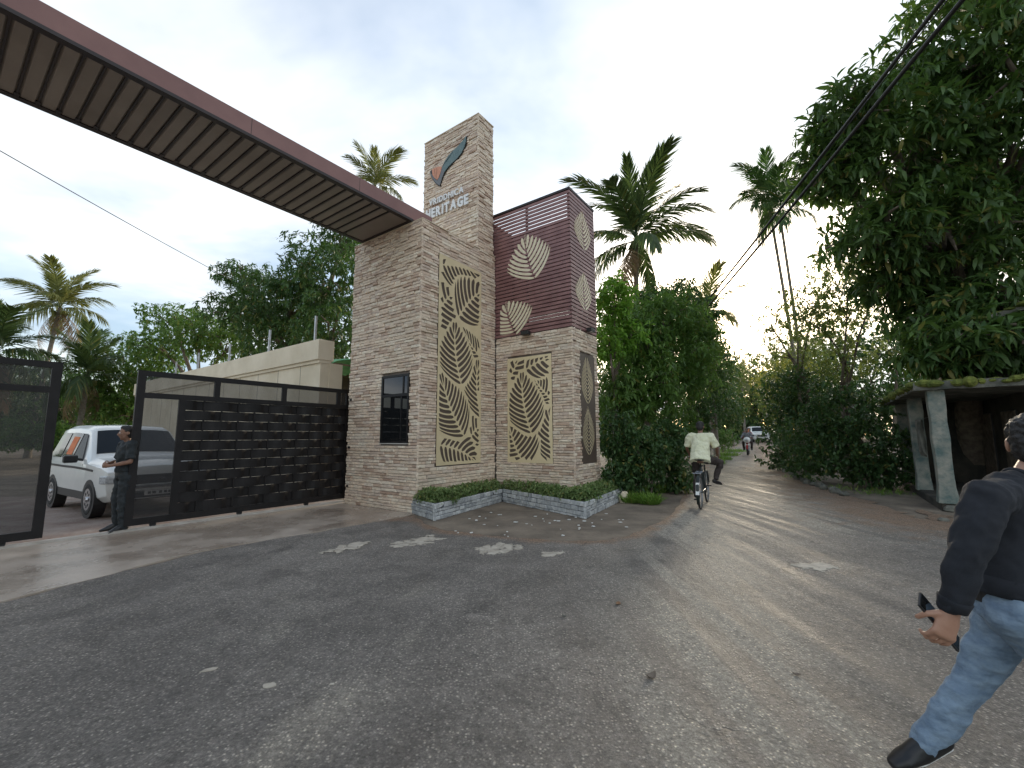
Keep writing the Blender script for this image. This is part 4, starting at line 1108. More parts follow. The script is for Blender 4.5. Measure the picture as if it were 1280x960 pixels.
# the big mango beside the shop
tree('mango_tree', 'huge dark mango tree with long drooping leaves overhanging the old shop', (13.4, 12.6),
     [L3(1120, 190, 9.6, (1.5, 1.6, 1.3), 260), L3(1060, 150, 9.2, (.95, 1.1, .8), 140), L3(1200, 70, 9.2, (1.6, 1.6, 1.3), 260), L3(1270, 180, 9.0, (1.6, 1.8, 1.6), 260), L3(1180, 290, 9.8, (1.8, 1.6, 1.2), 260),
      L3(1090, 290, 9.8, (1.1, 1.2, .8), 120), L3(1260, 380, 9.0, (1.3, 1.2, .8), 130), L3(1200, 400, 9.8, (1.4, 1.2, .55), 110), L3(1330, 60, 8.0, (1.8, 1.8, 1.6), 180), L3(1350, 300, 9, (1.6, 1.8, 1.6), 150), L3(1250, -60, 8.6, (1.6, 1.6, 1.1), 160), L3(1150, 120, 10.2, (1.4, 1.4, 1.0), 150), L3(1235, 250, 11.2, (2.2, 1.6, 2.0), 300), L3(1215, 425, 8.8, (1.2, .9, .5), 110), L3(1235, 452, 8.9, (1.3, .7, .28), 80), L3(1165, 445, 9.8, (.7, .6, .3), 45), L3(1160, 385, 10.4, (1.1, .9, .6), 110), L3(1290, 420, 8.2, (1.0, .9, .6), 90), L3(1040, 215, 9.6, (.8, .9, .7), 100), L3(1110, 350, 10.4, (.9, .9, .5), 80)],
     (.27, 10, .27, .35), M_MANGO, .32, .6, density=.80, parts=280)
# slim trees and thicket on the shop side of the lane
tree('thin_tree', 'thin twisted tree with sparse olive leaves beside the shop', gx(1062, 14.5), [L3(1060, 370, 14.5, (1.3, 1.2, 1.0), 120), L3(1020, 400, 15, (1.2, 1.2, .8), 90), L3(1100, 350, 14, (1.1, 1, .9), 80), L3(1055, 450, 14.8, (1.3, 1, .9), 90)],
     (.15, 9, .32, .2), M_OLIVE, .12, .5, stems=3)
tree('thin_tree', 'slender tree with small leaves leaning out over the lane verge', gx(1010, 17), [L3(1010, 380, 17, (1.5, 1.2, 1.0), 110), L3(985, 440, 17.5, (1.3, 1.2, 1.2), 120), L3(1040, 330, 17, (1.1, 1, .7), 60), L3(960, 400, 18, (.9, .8, .5), 22)],
     (.15, 9, .3, .2), M_OLIVE, .11, .5, stems=2)
tree('roadside_thicket', 'dense dark green thicket filling the verge beside the shop porch', gx(1085, 12.2), [L3(1080, 560, 12.6, (1.3, 1.0, 1.1), 330), L3(1030, 560, 13.6, (1.2, 1.0, 1.2), 300), L3(1110, 590, 12.0, (.7, .7, .6), 130), L3(1055, 515, 13.4, (1.2, 1, 1.0), 220)],
     (.13, 9, .45, .2), M_DENSE, .06, .4, cat='shrub', stems=4, min_z=.1)
tree('roadside_thicket', 'tall leafy thicket along the lane kerb opposite the cyclist', gx(1000, 17.5), [L3(1000, 540, 17.5, (1.4, 1.2, 1.5), 330), L3(1002, 540, 21, (1.0, 1.4, 1.5), 260), L3(1025, 490, 17, (1.5, 1.2, 1.3), 260), L3(985, 490, 19, (1.3, 1.2, 1.2), 240), L3(980, 585, 17.5, (.9, .8, .6), 120)],
     (.15, 9, .45, .2), M_DENSE, .07, .4, cat='shrub', stems=4, min_z=.25)
tree('backlit_tree', 'sunlit yellow green tree leaning over the far lane', gx(1000, 30), [L3(1000, 515, 30, (1.7, 1.8, 2.2), 260), L3(968, 478, 33, (1.6, 1.6, 1.0), 140), L3(985, 470, 30, (2.0, 1.6, 1.8), 180)], (.22, 9, .4, .2), M_YELLOWG, .14, .5)
tree('backlit_tree', 'olive green tree behind the sunlit one at the lane bend', gx(985, 42), [L3(985, 500, 42, (3.2, 2.5, 3.0), 260), L3(1010, 460, 42, (3.2, 2.5, 2.6), 220)], (.3, 9, .4, .2), M_OLIVE, .2, .5)

# left side of the lane
tree('young_tree', 'bright green young tree growing right behind the slatted box', gx(768, 12.4), [L3(768, 375, 12.4, (.62, .6, .75), 150), L3(785, 420, 12.8, (.6, .6, .5), 80), L3(762, 430, 12.4, (.5, .5, .6), 70)], (.16, 9, .36, .25), M_BRIGHT, .08, .6)
tree('mango_tree', 'leafy mango tree on the verge between the gate tower and the lane', gx(800, 14.0), [L3(805, 480, 13.4, (1.2, 1.2, 1.1), 330), L3(850, 460, 14.6, (1.2, 1.2, 1.2), 330), L3(780, 500, 12.8, (.75, .9, 1.0), 200), L3(830, 400, 14.6, (1.4, 1.2, 1.0), 330), L3(875, 430, 16, (.9, .9, 1.0), 200), L3(800, 430, 14, (1.0, 1.0, .9), 220)],
     (.20, 9, .27, .3), M_MANGO2, .16, .5)
tree('dark_tree', 'tall dark rounded tree behind the verge mango and the coconut palm', gx(830, 19), [L3(835, 385, 18.5, (1.7, 1.5, 1.2), 360), L3(870, 400, 19.5, (1.2, 1.3, 1.0), 240), L3(800, 400, 18, (1.3, 1.3, 1.4), 260), L3(880, 460, 19.5, (1.3, 1.3, 1.5), 280)],
     (.19, 9, .3, .25), M_DENSE, .2, .55)
tree('back_thicket', 'dense leafy thicket filling the gap behind the gate tower and verge mango', gx(775, 17), [L3(765, 500, 16.5, (1.1, 1.2, 1.6), 260), L3(790, 550, 17, (1.4, 1.2, 1.2), 260), L3(840, 540, 18, (1.4, 1.2, 1.3), 260), L3(755, 420, 17, (1.0, 1, 1.4), 160)], (.18, 9, .36, .25), M_MANGO2, .07, .4, cat='shrub', stems=4, min_z=.2)
tree('verge_bush', 'glossy dark bush at the verge beside the planter', gx(795, 10.9), [L3(800, 570, 11.0, (.75, .7, .75), 360), L3(835, 560, 11.8, (.72, .7, .8), 320), L3(775, 600, 10.6, (.5, .55, .5), 170), L3(845, 600, 11.6, (.4, .5, .4), 90), L3(772, 545, 11, (.5, .5, .7), 150)],
     (.11, 9, .42, .2), M_DENSE, .05, .4, cat='shrub', stems=4, min_z=.06)
tree('lane_tree', 'dark leafy tree beyond the cyclist on the inner bend', gx(885, 26), [L3(880, 500, 24, (1.5, 1.5, 1.6), 300), L3(905, 510, 29, (1.3, 1.5, 1.8), 260), L3(890, 460, 27, (1.4, 1.5, 1.4), 240), L3(868, 520, 21, (.7, .9, 1.2), 130)], (.19, 9, .38, .25), M_DENSE, .17, .45, stems=2)
tree('lane_tree', 'lighter tree leaning at the end of the lane verge', gx(915, 40), [L3(912, 505, 40, (1.7, 1.6, 2.2), 260), L3(905, 470, 42, (2.0, 1.6, 1.6), 200)], (.26, 9, .38, .25), M_OLIVE, .16, .5)
tree('lane_shrub', 'low green shrub row at the lane edge near the motorcycle', gx(903, 31), [L3(895, 548, 27, (.9, .9, .6), 160), L3(908, 548, 33, (.9, 1.2, .7), 140)], (.13, 9, .4, .2), M_MANGO2, .04, .4, cat='shrub', stems=3, min_z=.3)
far = [(925, 62, 470, 4.2), (945, 75, 500, 4.5), (900, 70, 480, 5), (975, 66, 470, 5.5), (1010, 58, 440, 5.5), (1060, 50, 420, 5), (1120, 45, 430, 5)]
FAR_LAB = ['hazy far tree closing the end of the lane', 'low far tree just right of the lane end beside the van', 'far tree behind the inner lane bend', 'far broad tree behind the sunlit thicket', 'far tree between the areca palm and the shop trees', 'far tree seen through the thin twisted tree', 'far tree behind the shop roof']
for (px, Y, py, r), lb in zip(far, FAR_LAB):
    p = W(px, py, Y); h = p.z
    tree('far_tree', lb, gx(px, Y), [((p.x, p.y, h), (r, r, r * .8), 150), ((p.x + r * .6, p.y, h * .6), (r * .8, r * .8, h * .45), 130), ((p.x - r * .6, p.y + 1, h * .55), (r * .8, r, h * .45), 130)], (.45, 9, .4, .2), M_OLIVE if px in (925, 945) else M_DENSE, .3, .5, 'far trees closing the lane')

# behind the compound
tree('mango_tree', 'broad dark mango tree rising behind the beige compound wall', gx(385, 20), [L3(405, 350, 19, (2.2, 2.2, 1.9), 430), L3(355, 380, 20, (2.3, 2.2, 1.7), 430), L3(420, 420, 18, (1.6, 2.0, 1.8), 300), L3(310, 390, 21, (1.8, 2.0, 1.1), 240), L3(370, 430, 20, (2.4, 2.0, 1.4), 330), L3(430, 300, 21, (1.4, 1.6, 1.2), 160), L3(300, 345, 21, (1.5, 1.2, .6), 90)],
     (.24, 10, .27, .3), M_DENSE, .3, .5)
tree('spreading_tree', 'lighter spreading tree beside the mango behind the compound wall', gx(255, 24), [L3(250, 415, 24, (2.2, 2.0, 1.2), 220), L3(215, 395, 25, (1.6, 1.4, .7), 90), L3(290, 430, 24, (2.0, 2.0, 1.4), 230), L3(200, 435, 25, (1.6, 1.8, 1.2), 170)],
     (.24, 9, .34, .25), M_MANGO2, .2, .5)
tree('yard_tree', 'rounded feathery green tree behind the white car', gx(165, 27), [L3(165, 455, 27, (2.2, 2.0, 1.8), 300), L3(140, 490, 26, (2.0, 2.0, 1.9), 280), L3(195, 480, 27, (2.2, 2.0, 2.2), 300), L3(165, 520, 26, (2.6, 2, 1.3), 260)], (.22, 9, .34, .25), M_MANGO2, .16, .45)
tree('yard_tree', 'dark low tree in the yard beyond the parted gate leaves', gx(90, 30), [L3(95, 500, 30, (2.4, 2.0, 2.0), 300), L3(60, 480, 31, (2.4, 2, 2.2), 280), L3(30, 500, 31, (2.8, 2, 2.2), 300), L3(110, 530, 29, (2, 2, 1.0), 160)], (.24, 9, .34, .25), M_DENSE, .2, .45)
tree('yard_tree', 'dark tree seen through the tinted mesh of the parted gate leaf', gx(-20, 26), [L3(-20, 470, 26, (3, 2.2, 2.6), 300), L3(-70, 480, 25, (3, 2.2, 2.6), 260), L3(10, 520, 26, (2, 2, 1.2), 160)], (.24, 9, .34, .25), M_DENSE, .2, .45)
tree('yard_shrub', 'low leafy shrub bank at the back of the yard', gx(100, 22), [L3(85, 548, 22, (1.6, 1, .6), 160), L3(125, 545, 23, (1.6, 1, .7), 160), L3(50, 545, 22, (1.6, 1, .7), 160), L3(10, 545, 22, (1.8, 1, .8), 160)], (.18, 9, .36, .2), M_MANGO2, .05, .4, cat='shrub', stems=3)

def treeline():
    n = 5200; az = rng.uniform(-1.25, 1.25, n); dist = rng.uniform(68, 86, n)
    top = 5.2 + 2.2 * np.sin(az * 9 + 1) + 1.3 * np.sin(az * 23 + 2) + .8 * np.sin(az * 47)
    z = 1.0 + rng.random(n) ** .8 * top
    C = np.stack([np.sin(az) * dist, np.cos(az) * dist, z], 1); A_ = nrm(rng.normal(0, 1, (n, 3)) + np.array([0, -.6, .5]))
    O, D = whorls(C, A_, 7, .8); vs, tr = leaves_np(O, D, rng.uniform(.7, 1.3, len(O)) * .85, .5, .2)
    tag(obj('distant_treeline', np_mesh('distant_treeline', vs, tr), M_DENSE), 'continuous band of distant greenery closing the horizon', 'trees', kind='stuff')
treeline()
# ---- palms
def frond_mesh(name, Ln, bend, n, leaflet, droop, material, seed, vee=.5, wl=.044):
    r = np.random.default_rng(seed); ang = .0; pos = np.zeros(3); pts = [pos.copy()]; dirs = [0.0]; segs = 24
    for i in range(segs):
        t = (i + 1) / segs; a = -bend * t ** 1.5
        pos = pos + np.array([math.cos(a), 0, math.sin(a)]) * (Ln / segs); pts.append(pos.copy()); dirs.append(a)
    pts = np.array(pts); V_ = []; T_ = []
    def addt(a, b, c): T_.append((a, b, c))
    for i in range(segs):                                   # rachis ribbon, three sided
        w0 = .035 * Ln / 4 * (1 - .85 * i / segs); w1 = .035 * Ln / 4 * (1 - .85 * (i + 1) / segs); b = len(V_)
        for p, w in ((pts[i], w0), (pts[i + 1], w1)): V_ += [p + (0, w, 0), p + (0, -w, 0), p + (0, 0, -w)]
        for q in range(3): a0, a1 = b + q, b + (q + 1) % 3; addt(a0, a1, a1 + 3); addt(a0, a1 + 3, a0 + 3)
    for k in range(n):
        t = .14 + .86 * k / (n - 1); f = t * segs; i = min(int(f), segs - 1); p = pts[i] + (pts[i + 1] - pts[i]) * (f - i); a = dirs[i]
        fw = np.array([math.cos(a), 0, math.sin(a)]); up = np.array([-math.sin(a), 0, math.cos(a)])
        ll = leaflet * (math.sin(PI * min(1, t * .82 + .12)) ** .6) * r.uniform(.85, 1.1); w = wl * Ln / 4
        for s in (1, -1):
            d = fw * (.55 + .5 * t) + np.array([0, s, 0]) * (1.05 - .45 * t) + up * (vee * r.uniform(.1, .8)) + r.normal(0, .10, 3); d /= np.linalg.norm(d)
            m_ = p + d * ll * .5 + np.array([0, 0, -droop * .18 * ll]); e = p + d * ll * .92 + np.array([0, 0, -droop * .75 * ll * r.uniform(.6, 1.3)])
            sd = np.cross(d, up); sd /= np.linalg.norm(sd) + 1e-9; b = len(V_)
            V_ += [p + sd * w * .5, p - sd * w * .5, m_ + sd * w, m_ - sd * w, e]
            addt(b, b + 1, b + 3); addt(b, b + 3, b + 2); addt(b + 2, b + 3, b + 4)
    me = np_mesh(name, np.array(V_), np.array(T_)); me.materials.append(material); return me
def palm(name, label, base, crown, Ln, n, material, r=.16, group=None, upright=.0, lean=0, shaft=False, seed=1, nl=54, leaflet=.95, bend=(.8, 1.5), wl=.042):
    bz = hz(*base); root = thing(name, label, 'palm tree', (base[0], base[1], bz), 0, group); rr = random.Random(seed)
    top = Vector(crown) - Vector((base[0], base[1], bz)); pts = []; rad = []
    for i in range(33):
        t = i / 32; c = Vector((top.x * (t ** 1.3), top.y * (t ** 1.3), -.2 + (top.z + .2) * t)); pts.append(c)
        rad.append(r * (1.35 - .35 * min(1, t * 5)) * (1 - .35 * t) * (1.05 if i % 2 else .95))
    tb = MB(); tb.tube(pts, rad, 10); tb.build('trunk', M_PALMBARK, root, smooth=True)
    if shaft:
        tb = MB(); tb.tube([top - Vector((0, 0, .1)), top + Vector((0, 0, .35)), top + Vector((0, 0, .95))], [r * .72, r * .85, r * .35], 10); tb.build('crownshaft', M_BRIGHT, root, smooth=True); top = top + Vector((0, 0, .8))
    else:
        tb = MB()
        for k in range(9):
            a = rr.uniform(0, 6.28); tb.ball(top + Vector((math.cos(a) * .28, math.sin(a) * .28, -.25 - rr.random() * .2)), .13, 8, 6)
        tag(tb.build('coconut_bunch', M_FRONDY, root, smooth=True))
    meshes = [frond_mesh('frond', Ln, rr.uniform(*bend) * (.75 + .18 * i), nl, leaflet, dr, material, seed * 10 + i, wl=wl) for i, dr in enumerate((.5, .95, 1.35, 1.75))]
    for k in range(n):
        t = (k + .5) / n; el = math.radians(86 - 108 * t ** (1.55 - upright * .3)) + rr.uniform(-.1, .1); el = max(el, math.radians(-38 + upright * 40))
        o = obj('frond', meshes[min(3, int(t * 4))], None, root); o.location = top
        o.rotation_euler = (rr.uniform(-.25, .25), -el, k * 2.399 + rr.uniform(-.3, .3) + seed); s = rr.uniform(.85, 1.08) * (.8 + .2 * math.sin(PI * min(1, t + .25))); o.scale = (s, s, s)
    if not shaft and nl > 40:
        dead = frond_mesh('dead_frond', Ln * .8, 1.0, 34, leaflet * .7, 1.9, M_DEADFROND, seed * 10 + 9, wl=.03)
        for k in range(3):
            o = obj('dead_frond', dead, None, root); o.location = top - Vector((0, 0, .15)); o.rotation_euler = (rr.uniform(-.3, .3), math.radians(rr.uniform(38, 62)), rr.uniform(0, 6.28))
    return root
pc_ = W(795, 300, 20); palm('coconut_palm', 'tall coconut palm standing behind the slatted box and verge trees', (pc_.x - .3, pc_.y), pc_, 4.4, 22, M_FROND, .17, seed=3)
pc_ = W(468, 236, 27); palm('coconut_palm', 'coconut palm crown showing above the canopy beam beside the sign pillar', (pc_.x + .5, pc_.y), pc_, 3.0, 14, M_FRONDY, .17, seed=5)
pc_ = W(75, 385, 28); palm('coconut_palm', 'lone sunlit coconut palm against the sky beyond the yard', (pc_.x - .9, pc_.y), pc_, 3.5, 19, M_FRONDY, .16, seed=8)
pc_ = W(-5, 440, 19); palm('coconut_palm', 'low green coconut palm rising over the parted gate leaf', (pc_.x - .2, pc_.y), pc_, 3.2, 16, M_FROND, .17, seed=9)
pc_ = W(110, 470, 24); palm('coconut_palm', 'short coconut palm drooping behind the white car', (pc_.x - .2, pc_.y), pc_, 3.0, 16, M_FROND, .17, seed=12)
pc_ = W(102, 437, 60); palm('coconut_palm', 'tiny far coconut palm on the skyline past the yard trees', (pc_.x, pc_.y), pc_, 3.0, 14, M_FROND, .15, seed=13, nl=26)
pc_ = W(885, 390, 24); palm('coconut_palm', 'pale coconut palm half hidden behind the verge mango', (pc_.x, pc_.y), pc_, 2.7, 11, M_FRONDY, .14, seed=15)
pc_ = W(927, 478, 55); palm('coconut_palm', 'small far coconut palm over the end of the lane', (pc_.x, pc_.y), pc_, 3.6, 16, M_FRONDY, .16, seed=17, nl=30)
pc_ = W(962, 262, 20); palm('areca_palm', 'slender areca palm with plume crown across the lane', (pc_.x + 1.0, pc_.y + .2), pc_, 2.2, 13, M_DENSE, .09, shaft=True, seed=21, upright=.5, nl=44, leaflet=.8, bend=(.7, 1.2), wl=.05)
pc_ = W(978, 268, 19); palm('areca_palm', 'shorter areca palm crossing stems with the slender one', (pc_.x + .6, pc_.y + .2), W(977, 284, 19), 2.0, 12, M_DENSE, .085, shaft=True, seed=22, upright=.4, nl=44, leaflet=.78, bend=(.7, 1.3), wl=.05)

# ---- grass tufts
def grass(name, label, spots, n, h, seed):
    r = np.random.default_rng(seed); C = []
    for px, py, rr in spots:
        c = GH(px, py); k = n; a = r.uniform(0, 6.28, k); q = np.sqrt(r.random(k)) * rr
        C.append(np.stack([c.x + np.cos(a) * q, c.y + np.sin(a) * q, np.full(k, hz(c.x, c.y))], 1))
    C = np.concatenate(C); D = r.normal(0, .45, (len(C), 3)); D[:, 2] = 1
    o0 = C.mean(0).copy(); vs, tr = leaves_np(C, D, r.uniform(.5, 1.2, len(C)) * h, .09, .35)
    o = obj(name, np_mesh(name, vs - o0, tr), M_GRASS); o.location = o0
    return tag(o, label, 'grass', kind='stuff')
grass('grass_patch', 'bright green grass patch at the verge below the dark bush', [(800, 618, .42), (822, 615, .3), (790, 628, .25), (812, 630, .22)], 700, .24, 3)
grass('grass_strip', 'thin grass strip along the far lane edge', [(900, 575, .6), (908, 570, .7), (915, 565, .9), (893, 580, .5)], 350, .3, 4)
grass('weed_patch', 'weeds growing at the kerb under the roadside thicket', [(1000, 598, .5), (975, 582, .6), (1050, 612, .5), (1120, 618, .4), (1090, 618, .4)], 80, .16, 5)

# rough kerb stones under the thicket
kr_ = random.Random(9); KP = [GH(*q) for q in ((972, 578), (980, 587), (992, 596), (1010, 605), (1035, 614), (1065, 622))]; kq = [a_.lerp(b_, k / 4) for a_, b_ in zip(KP[:-1], KP[1:]) for k in range(4)]
for c in kq:
    b = MB(); b.ball((0, 0, .05), (kr_.uniform(.10, .2), kr_.uniform(.08, .13), kr_.uniform(.06, .11)), 9, 6)
    for i, q in enumerate(b.v): b.v[i] = tuple(x * kr_.uniform(.85, 1.15) for x in q)
    o = b.build('kerb_stone', M_OLDCONC); o.location = (c.x + kr_.uniform(-.08, .08), c.y + kr_.uniform(-.1, .1), hz(c.x, c.y)); o.rotation_euler.z = kr_.uniform(0, 3)
    tag(o, 'rough kerb stone in the row edging the lane under the roadside thicket', 'stone', 'kerb stones along the thicket')
# ------------------------------------------------------------------ cables
def cable(name, label, pts, r, group=None, hang=None):
    t = MB(); P_ = resample([Vector(p) for p in pts] , 8) if len(pts) > 2 else pts
    o0 = Vector(P_[0]); t.tube([Vector(p) - o0 for p in P_], r, 6); o = t.build(name, M_CABLE, smooth=True); o.location = o0
    return tag(o, label, 'cable', group)
def sag(a, b, s, n=14): return [a.lerp(b, i / n) + Vector((0, 0, -s * 4 * (i / n) * (1 - i / n))) for i in range(n + 1)]
def on_h(px, py, z): return G(px, py, z)
def long_cable(label, p_near, p_far, r, s, group):
    ext = p_near + (p_near - p_far) * .9
    return cable('overhead_cable', label, sag(ext, p_far, s, 24), r, group)
pn, pf = on_h(1168, 0, 6.6), W(868, 396, 17.6)
long_cable('thick twisted black cable bundle crossing over the lane above its twin', pn, pf, .028, .12, 'overhead cables across the lane')
pn2 = on_h(1192, 0, 6.5); pf2 = W(874, 396, 17.6)
long_cable('thick black cable bundle brushing the big mango tree leaves', pn2, pf2, .030, .12, 'overhead cables across the lane')
long_cable('thin service wire running between the two cable bundles', on_h(1180, 0, 6.7), W(871, 393, 17.6), .008, .05, 'overhead cables across the lane')
cable('service_wire', 'thin dark wire sloping down to the mango tree behind the compound', sag(W(-60, 154, 9), W(290, 350, 19.5), .05), .012)

# ------------------------------------------------------------------ car
def lerp(a, b, t): return a + (b - a) * t
CAR_ST = [(2.00, .46, .74, .80, .70, .62), (1.95, .34, .86, .94, .83, .73), (1.75, .30, .95, 1.03, .88, .79), (1.0, .29, 1.00, 1.10, .89, .82), (.92, .29, 1.0, 1.14, .89, .80),
          (.28, .29, 1.02, 1.70, .89, .69), (.10, .29, 1.02, 1.755, .89, .68), (-.6, .29, 1.02, 1.79, .89, .68), (-1.3, .30, 1.03, 1.79, .89, .68), (-1.72, .31, 1.03, 1.75, .885, .67), (-1.90, .34, 1.03, 1.62, .87, .65), (-1.97, .40, 1.0, 1.10, .85, .72), (-2.0, .5, .86, .90, .80, .70)]
def car_at(x):
    st_ = CAR_ST
    if x >= st_[0][0]: return st_[0][1:]
    for a, b in zip(st_[:-1], st_[1:]):
        if b[0] <= x <= a[0]:
            t = (a[0] - x) / (a[0] - b[0]); return tuple(lerp(p, q, t) for p, q in zip(a[1:], b[1:]))
    return st_[-1][1:]
def car_sec(x):
    zb, zs, zr, w, wr = car_at(x)
    up = max(.001, zr - .07 - zs)
    return [(w * .86, zb), (w * .97, zb + .10), (w, lerp(zb, zs, .5)), (w * .985, zs), (lerp(w * .97, wr, .5), zs + up * .5), (wr, zs + up), (wr - .10, zr), (0, zr + .025)]
def make_car(name, label, at, heading, paint, group=None, lamps=True, rack=False):
    t = thing(name, label, 'car', at, heading, group)          # local +x forward
    body = MB(); xs_ = sorted({s[0] for s in CAR_ST} | {1.4, .6, -.25, -.95}, reverse=True); rows = []
    for x in xs_:
        sct = car_sec(x); rows.append([(x, y, z) for y, z in sct] + [(x, -y, z) for y, z in reversed(sct[:-1])])
    m = len(rows[0])
    for r in rows: body.v += r
    for i in range(len(rows) - 1):
        for k in range(m - 1): body.f.append((i * m + k, i * m + k + 1, (i + 1) * m + k + 1, (i + 1) * m + k))
        body.f.append((i * m + m - 1, i * m, (i + 1) * m, (i + 1) * m + m - 1))
    body.f.append(tuple(range(m))); body.f.append(tuple((len(rows) - 1) * m + k for k in range(m - 1, -1, -1)))
    bo = body.build('body', paint, t, smooth=True); es = bo.modifiers.new('bevel', 'BEVEL'); es.width = .015; es.segments = 2; es.limit_method = 'ANGLE'; es.angle_limit = .5; es.harden_normals = True
    def side_patch(nm, x0, x1, f0, f1, s, mt, par, off=.006, slant=(0, 0)):
        mb = MB(); n = 8
        for i in range(n + 1):
            for k, f in enumerate((f0, f1)):
                xa = lerp(x0 + slant[0] * (f if k else 0), x1 + slant[1] * (f if k else 0), i / n); sct = car_sec(xa)
                if f <= 1: y, z = (lerp(sct[1][0], sct[3][0], f), lerp(sct[1][1], sct[3][1], f))
                else: y, z = (lerp(sct[3][0], sct[5][0], f - 1), lerp(sct[3][1], sct[5][1], f - 1))
                mb.v.append((xa, s * (y + off), z + (off * .4 if f > 1 else 0)))
        mb.f = [(i * 2, i * 2 + 2, i * 2 + 3, i * 2 + 1) for i in range(n)]
        o = mb.build(nm, mt, par); sm = o.modifiers.new('t', 'SOLIDIFY'); sm.thickness = .004; return o
    for s in (1, -1):
        for x0, x1, sl in ((.62, -.02, (-.22, 0)), (-.08, -.82, (0, 0)), (-.92, -1.72, (0, .05))):
            side_patch('side_window', x0, x1, 1.10, 1.86, s, M_BLKPLAST if x0 == .62 else M_CARGLASS, t, .012, sl)  # front pane is a black sheet painting the dark interior of an open window
        side_patch('door_seam', .70, .69, .05, .98, s, M_BLKPLAST, t, .004); side_patch('door_seam', -.045, -.055, .05, 1.05, s, M_BLKPLAST, t, .004); side_patch('door_seam', -.87, -.88, .05, 1.05, s, M_BLKPLAST, t, .004)
        side_patch('side_moulding', 1.35, -1.85, .80, .87, s, M_BLKPLAST, t, .012)
        side_patch('sill_trim', .95, -.95, -.12, .12, s, M_BLKPLAST, t, .008)
        for wx in (1.27, -1.22):
            a = MB(); a.tube([(wx, s * .70, .35), (wx, s * .891, .35)], .365, 28); a.build('wheel_arch', M_BLKPLAST, t)
            w = MB(); w.wheel((wx, s * .80, .345), (0, 1, 0), .245, .10, 30, 10, 1.05); wo = w.build('wheel', M_RUBBER, t, smooth=True)
            r = MB(); r.tube([(wx, s * .78, .345), (wx, s * .90, .345)], [.20, .205], 24)
            ro = r.build('rim', M_CHROME, wo)
            for k in range(8):
                a = 2 * PI * k / 8; h = MB(); c = (wx + .13 * math.cos(a), s * .901, .345 + .13 * math.sin(a)); h.tube([c, (c[0], s * .903, c[2])], .028, 8); h.build('rim_hole', M_BLKPLAST, wo)
            h = MB(); h.tube([(wx, s * .89, .345), (wx, s * .925, .345)], [.055, .045], 12); h.build('hub_cap', M_CHROME, wo)
        mr = MB(); mr.box((.50, s * .93, 1.02), (.62, s * 1.14, 1.17)); mo = mr.build('mirror', M_BLKPLAST, t, bevel=.03)
        mr = MB(); mr.tube([(.58, s * .85, 1.07), (.57, s * .95, 1.09)], .025, 8); mr.build('mirror_arm', M_BLKPLAST, mo)
        if lamps:
            hl = MB(); hl.prism([(2.014, s * .46, .655), (2.014, s * .70, .655), (1.966, s * .848, .655), (1.80, s * .896, .655), (1.80, s * .80, .655), (1.90, s * .46, .655)], (0, 0, .145)); hl.build('headlight', M_LAMPGLASS, t, bevel=.02)
        fg = MB(); fg.box((1.93, min(s * .5, s * .72), .44), (1.965, max(s * .5, s * .72), .52)); fg.build('fog_lamp', M_BLKPLAST, t, bevel=.015)
    side_patch('orange_patch', -.22, -.60, 1.20, 1.74, -1, M_ORANGE, t, .017); side_patch('orange_patch', -.22, -.60, 1.20, 1.74, 1, M_ORANGE, t, .017)  # flat patch on the glass imitates orange showing in the window, no curtain
    ws = MB(); n = 10
    for i in range(2):
        x = .86 if i == 0 else .33
        zb, zs, zr, w, wr = car_at(x); hw = wr - (.06 if i == 0 else .08)
        for k in range(n + 1):
            f = -1 + 2 * k / n; ws.v.append((x + .006, hw * f, zr + .03 - .03 * abs(f) ** 3))
    ws.f = [(k, k + 1, n + 2 + k, n + 1 + k) for k in range(n)]
    wo = ws.build('windscreen', M_CARGLASS, t); wo.modifiers.new('t', 'SOLIDIFY').thickness = .004
    for y0 in (-.45, .1):
        wp = MB(); wp.tube([(.885, y0, 1.17), (.74, y0 + .42, 1.30)], .006, 5); wp.build('wiper', M_BLKPLAST, wo)
    g_ = MB(); g_.box((1.985, -.50, .62), (2.012, .50, .80)); go = g_.build('grille', M_BLKPLAST, t, bevel=.01)
    for k in range(5):
        g_ = MB(); g_.box((2.012, -.46 + k * .2, .64), (2.02, -.36 + k * .2, .78)); g_.build('grille_slot', M_DARKTRIM, go)
    g_ = MB(); g_.prism([(2.013, -.06, .74), (2.013, 0, .68), (2.013, .06, .74), (2.013, 0, .71)], (.008, 0, 0)); g_.build('badge', M_CHROME, go)
    g_ = MB(); g_.box((1.985, -.55, .535), (2.03, .55, .60)); g_.build('chrome_bar', M_CHROME, t, bevel=.015)
    g_ = MB(); g_.box((1.95, -.60, .36), (2.0, .60, .52)); g_.build('bumper', M_BLKPLAST, t, bevel=.03)
    g_ = MB(); g_.box((2.001, -.26, .40), (2.012, .26, .49)); po = g_.build('number_plate', M_PLATE, t)
    for k, (a, b_) in enumerate(((-.21, -.16), (-.14, -.08), (-.03, .02), (.05, .10), (.12, .16), (.18, .22))):
        g_ = MB(); g_.box((2.0122, a, .42), (2.0135, b_, .47)); g_.build('plate_character', M_BLKPLAST, po)
    return t
carA, carB = G(110, 648), None
fwd = Vector((.846, -.535)).normalized(); lat_ = Vector((.535, .846))
cpos = Vector((carA.x, carA.y)) - fwd * 1.27 + lat_ * .85
make_car('parked_car', 'white passenger jeep parked in the yard behind the guard', (cpos.x, cpos.y, .01), math.atan2(fwd.y, fwd.x), M_CARWHITE)
vp = W(947, 545, 50); vz = hz(vp.x, vp.y)
vdir = Vector((-vp.x, -vp.y)).normalized(); vdir = Vector((vdir.x * .97 - vdir.y * .22, vdir.x * .22 + vdir.y * .97))
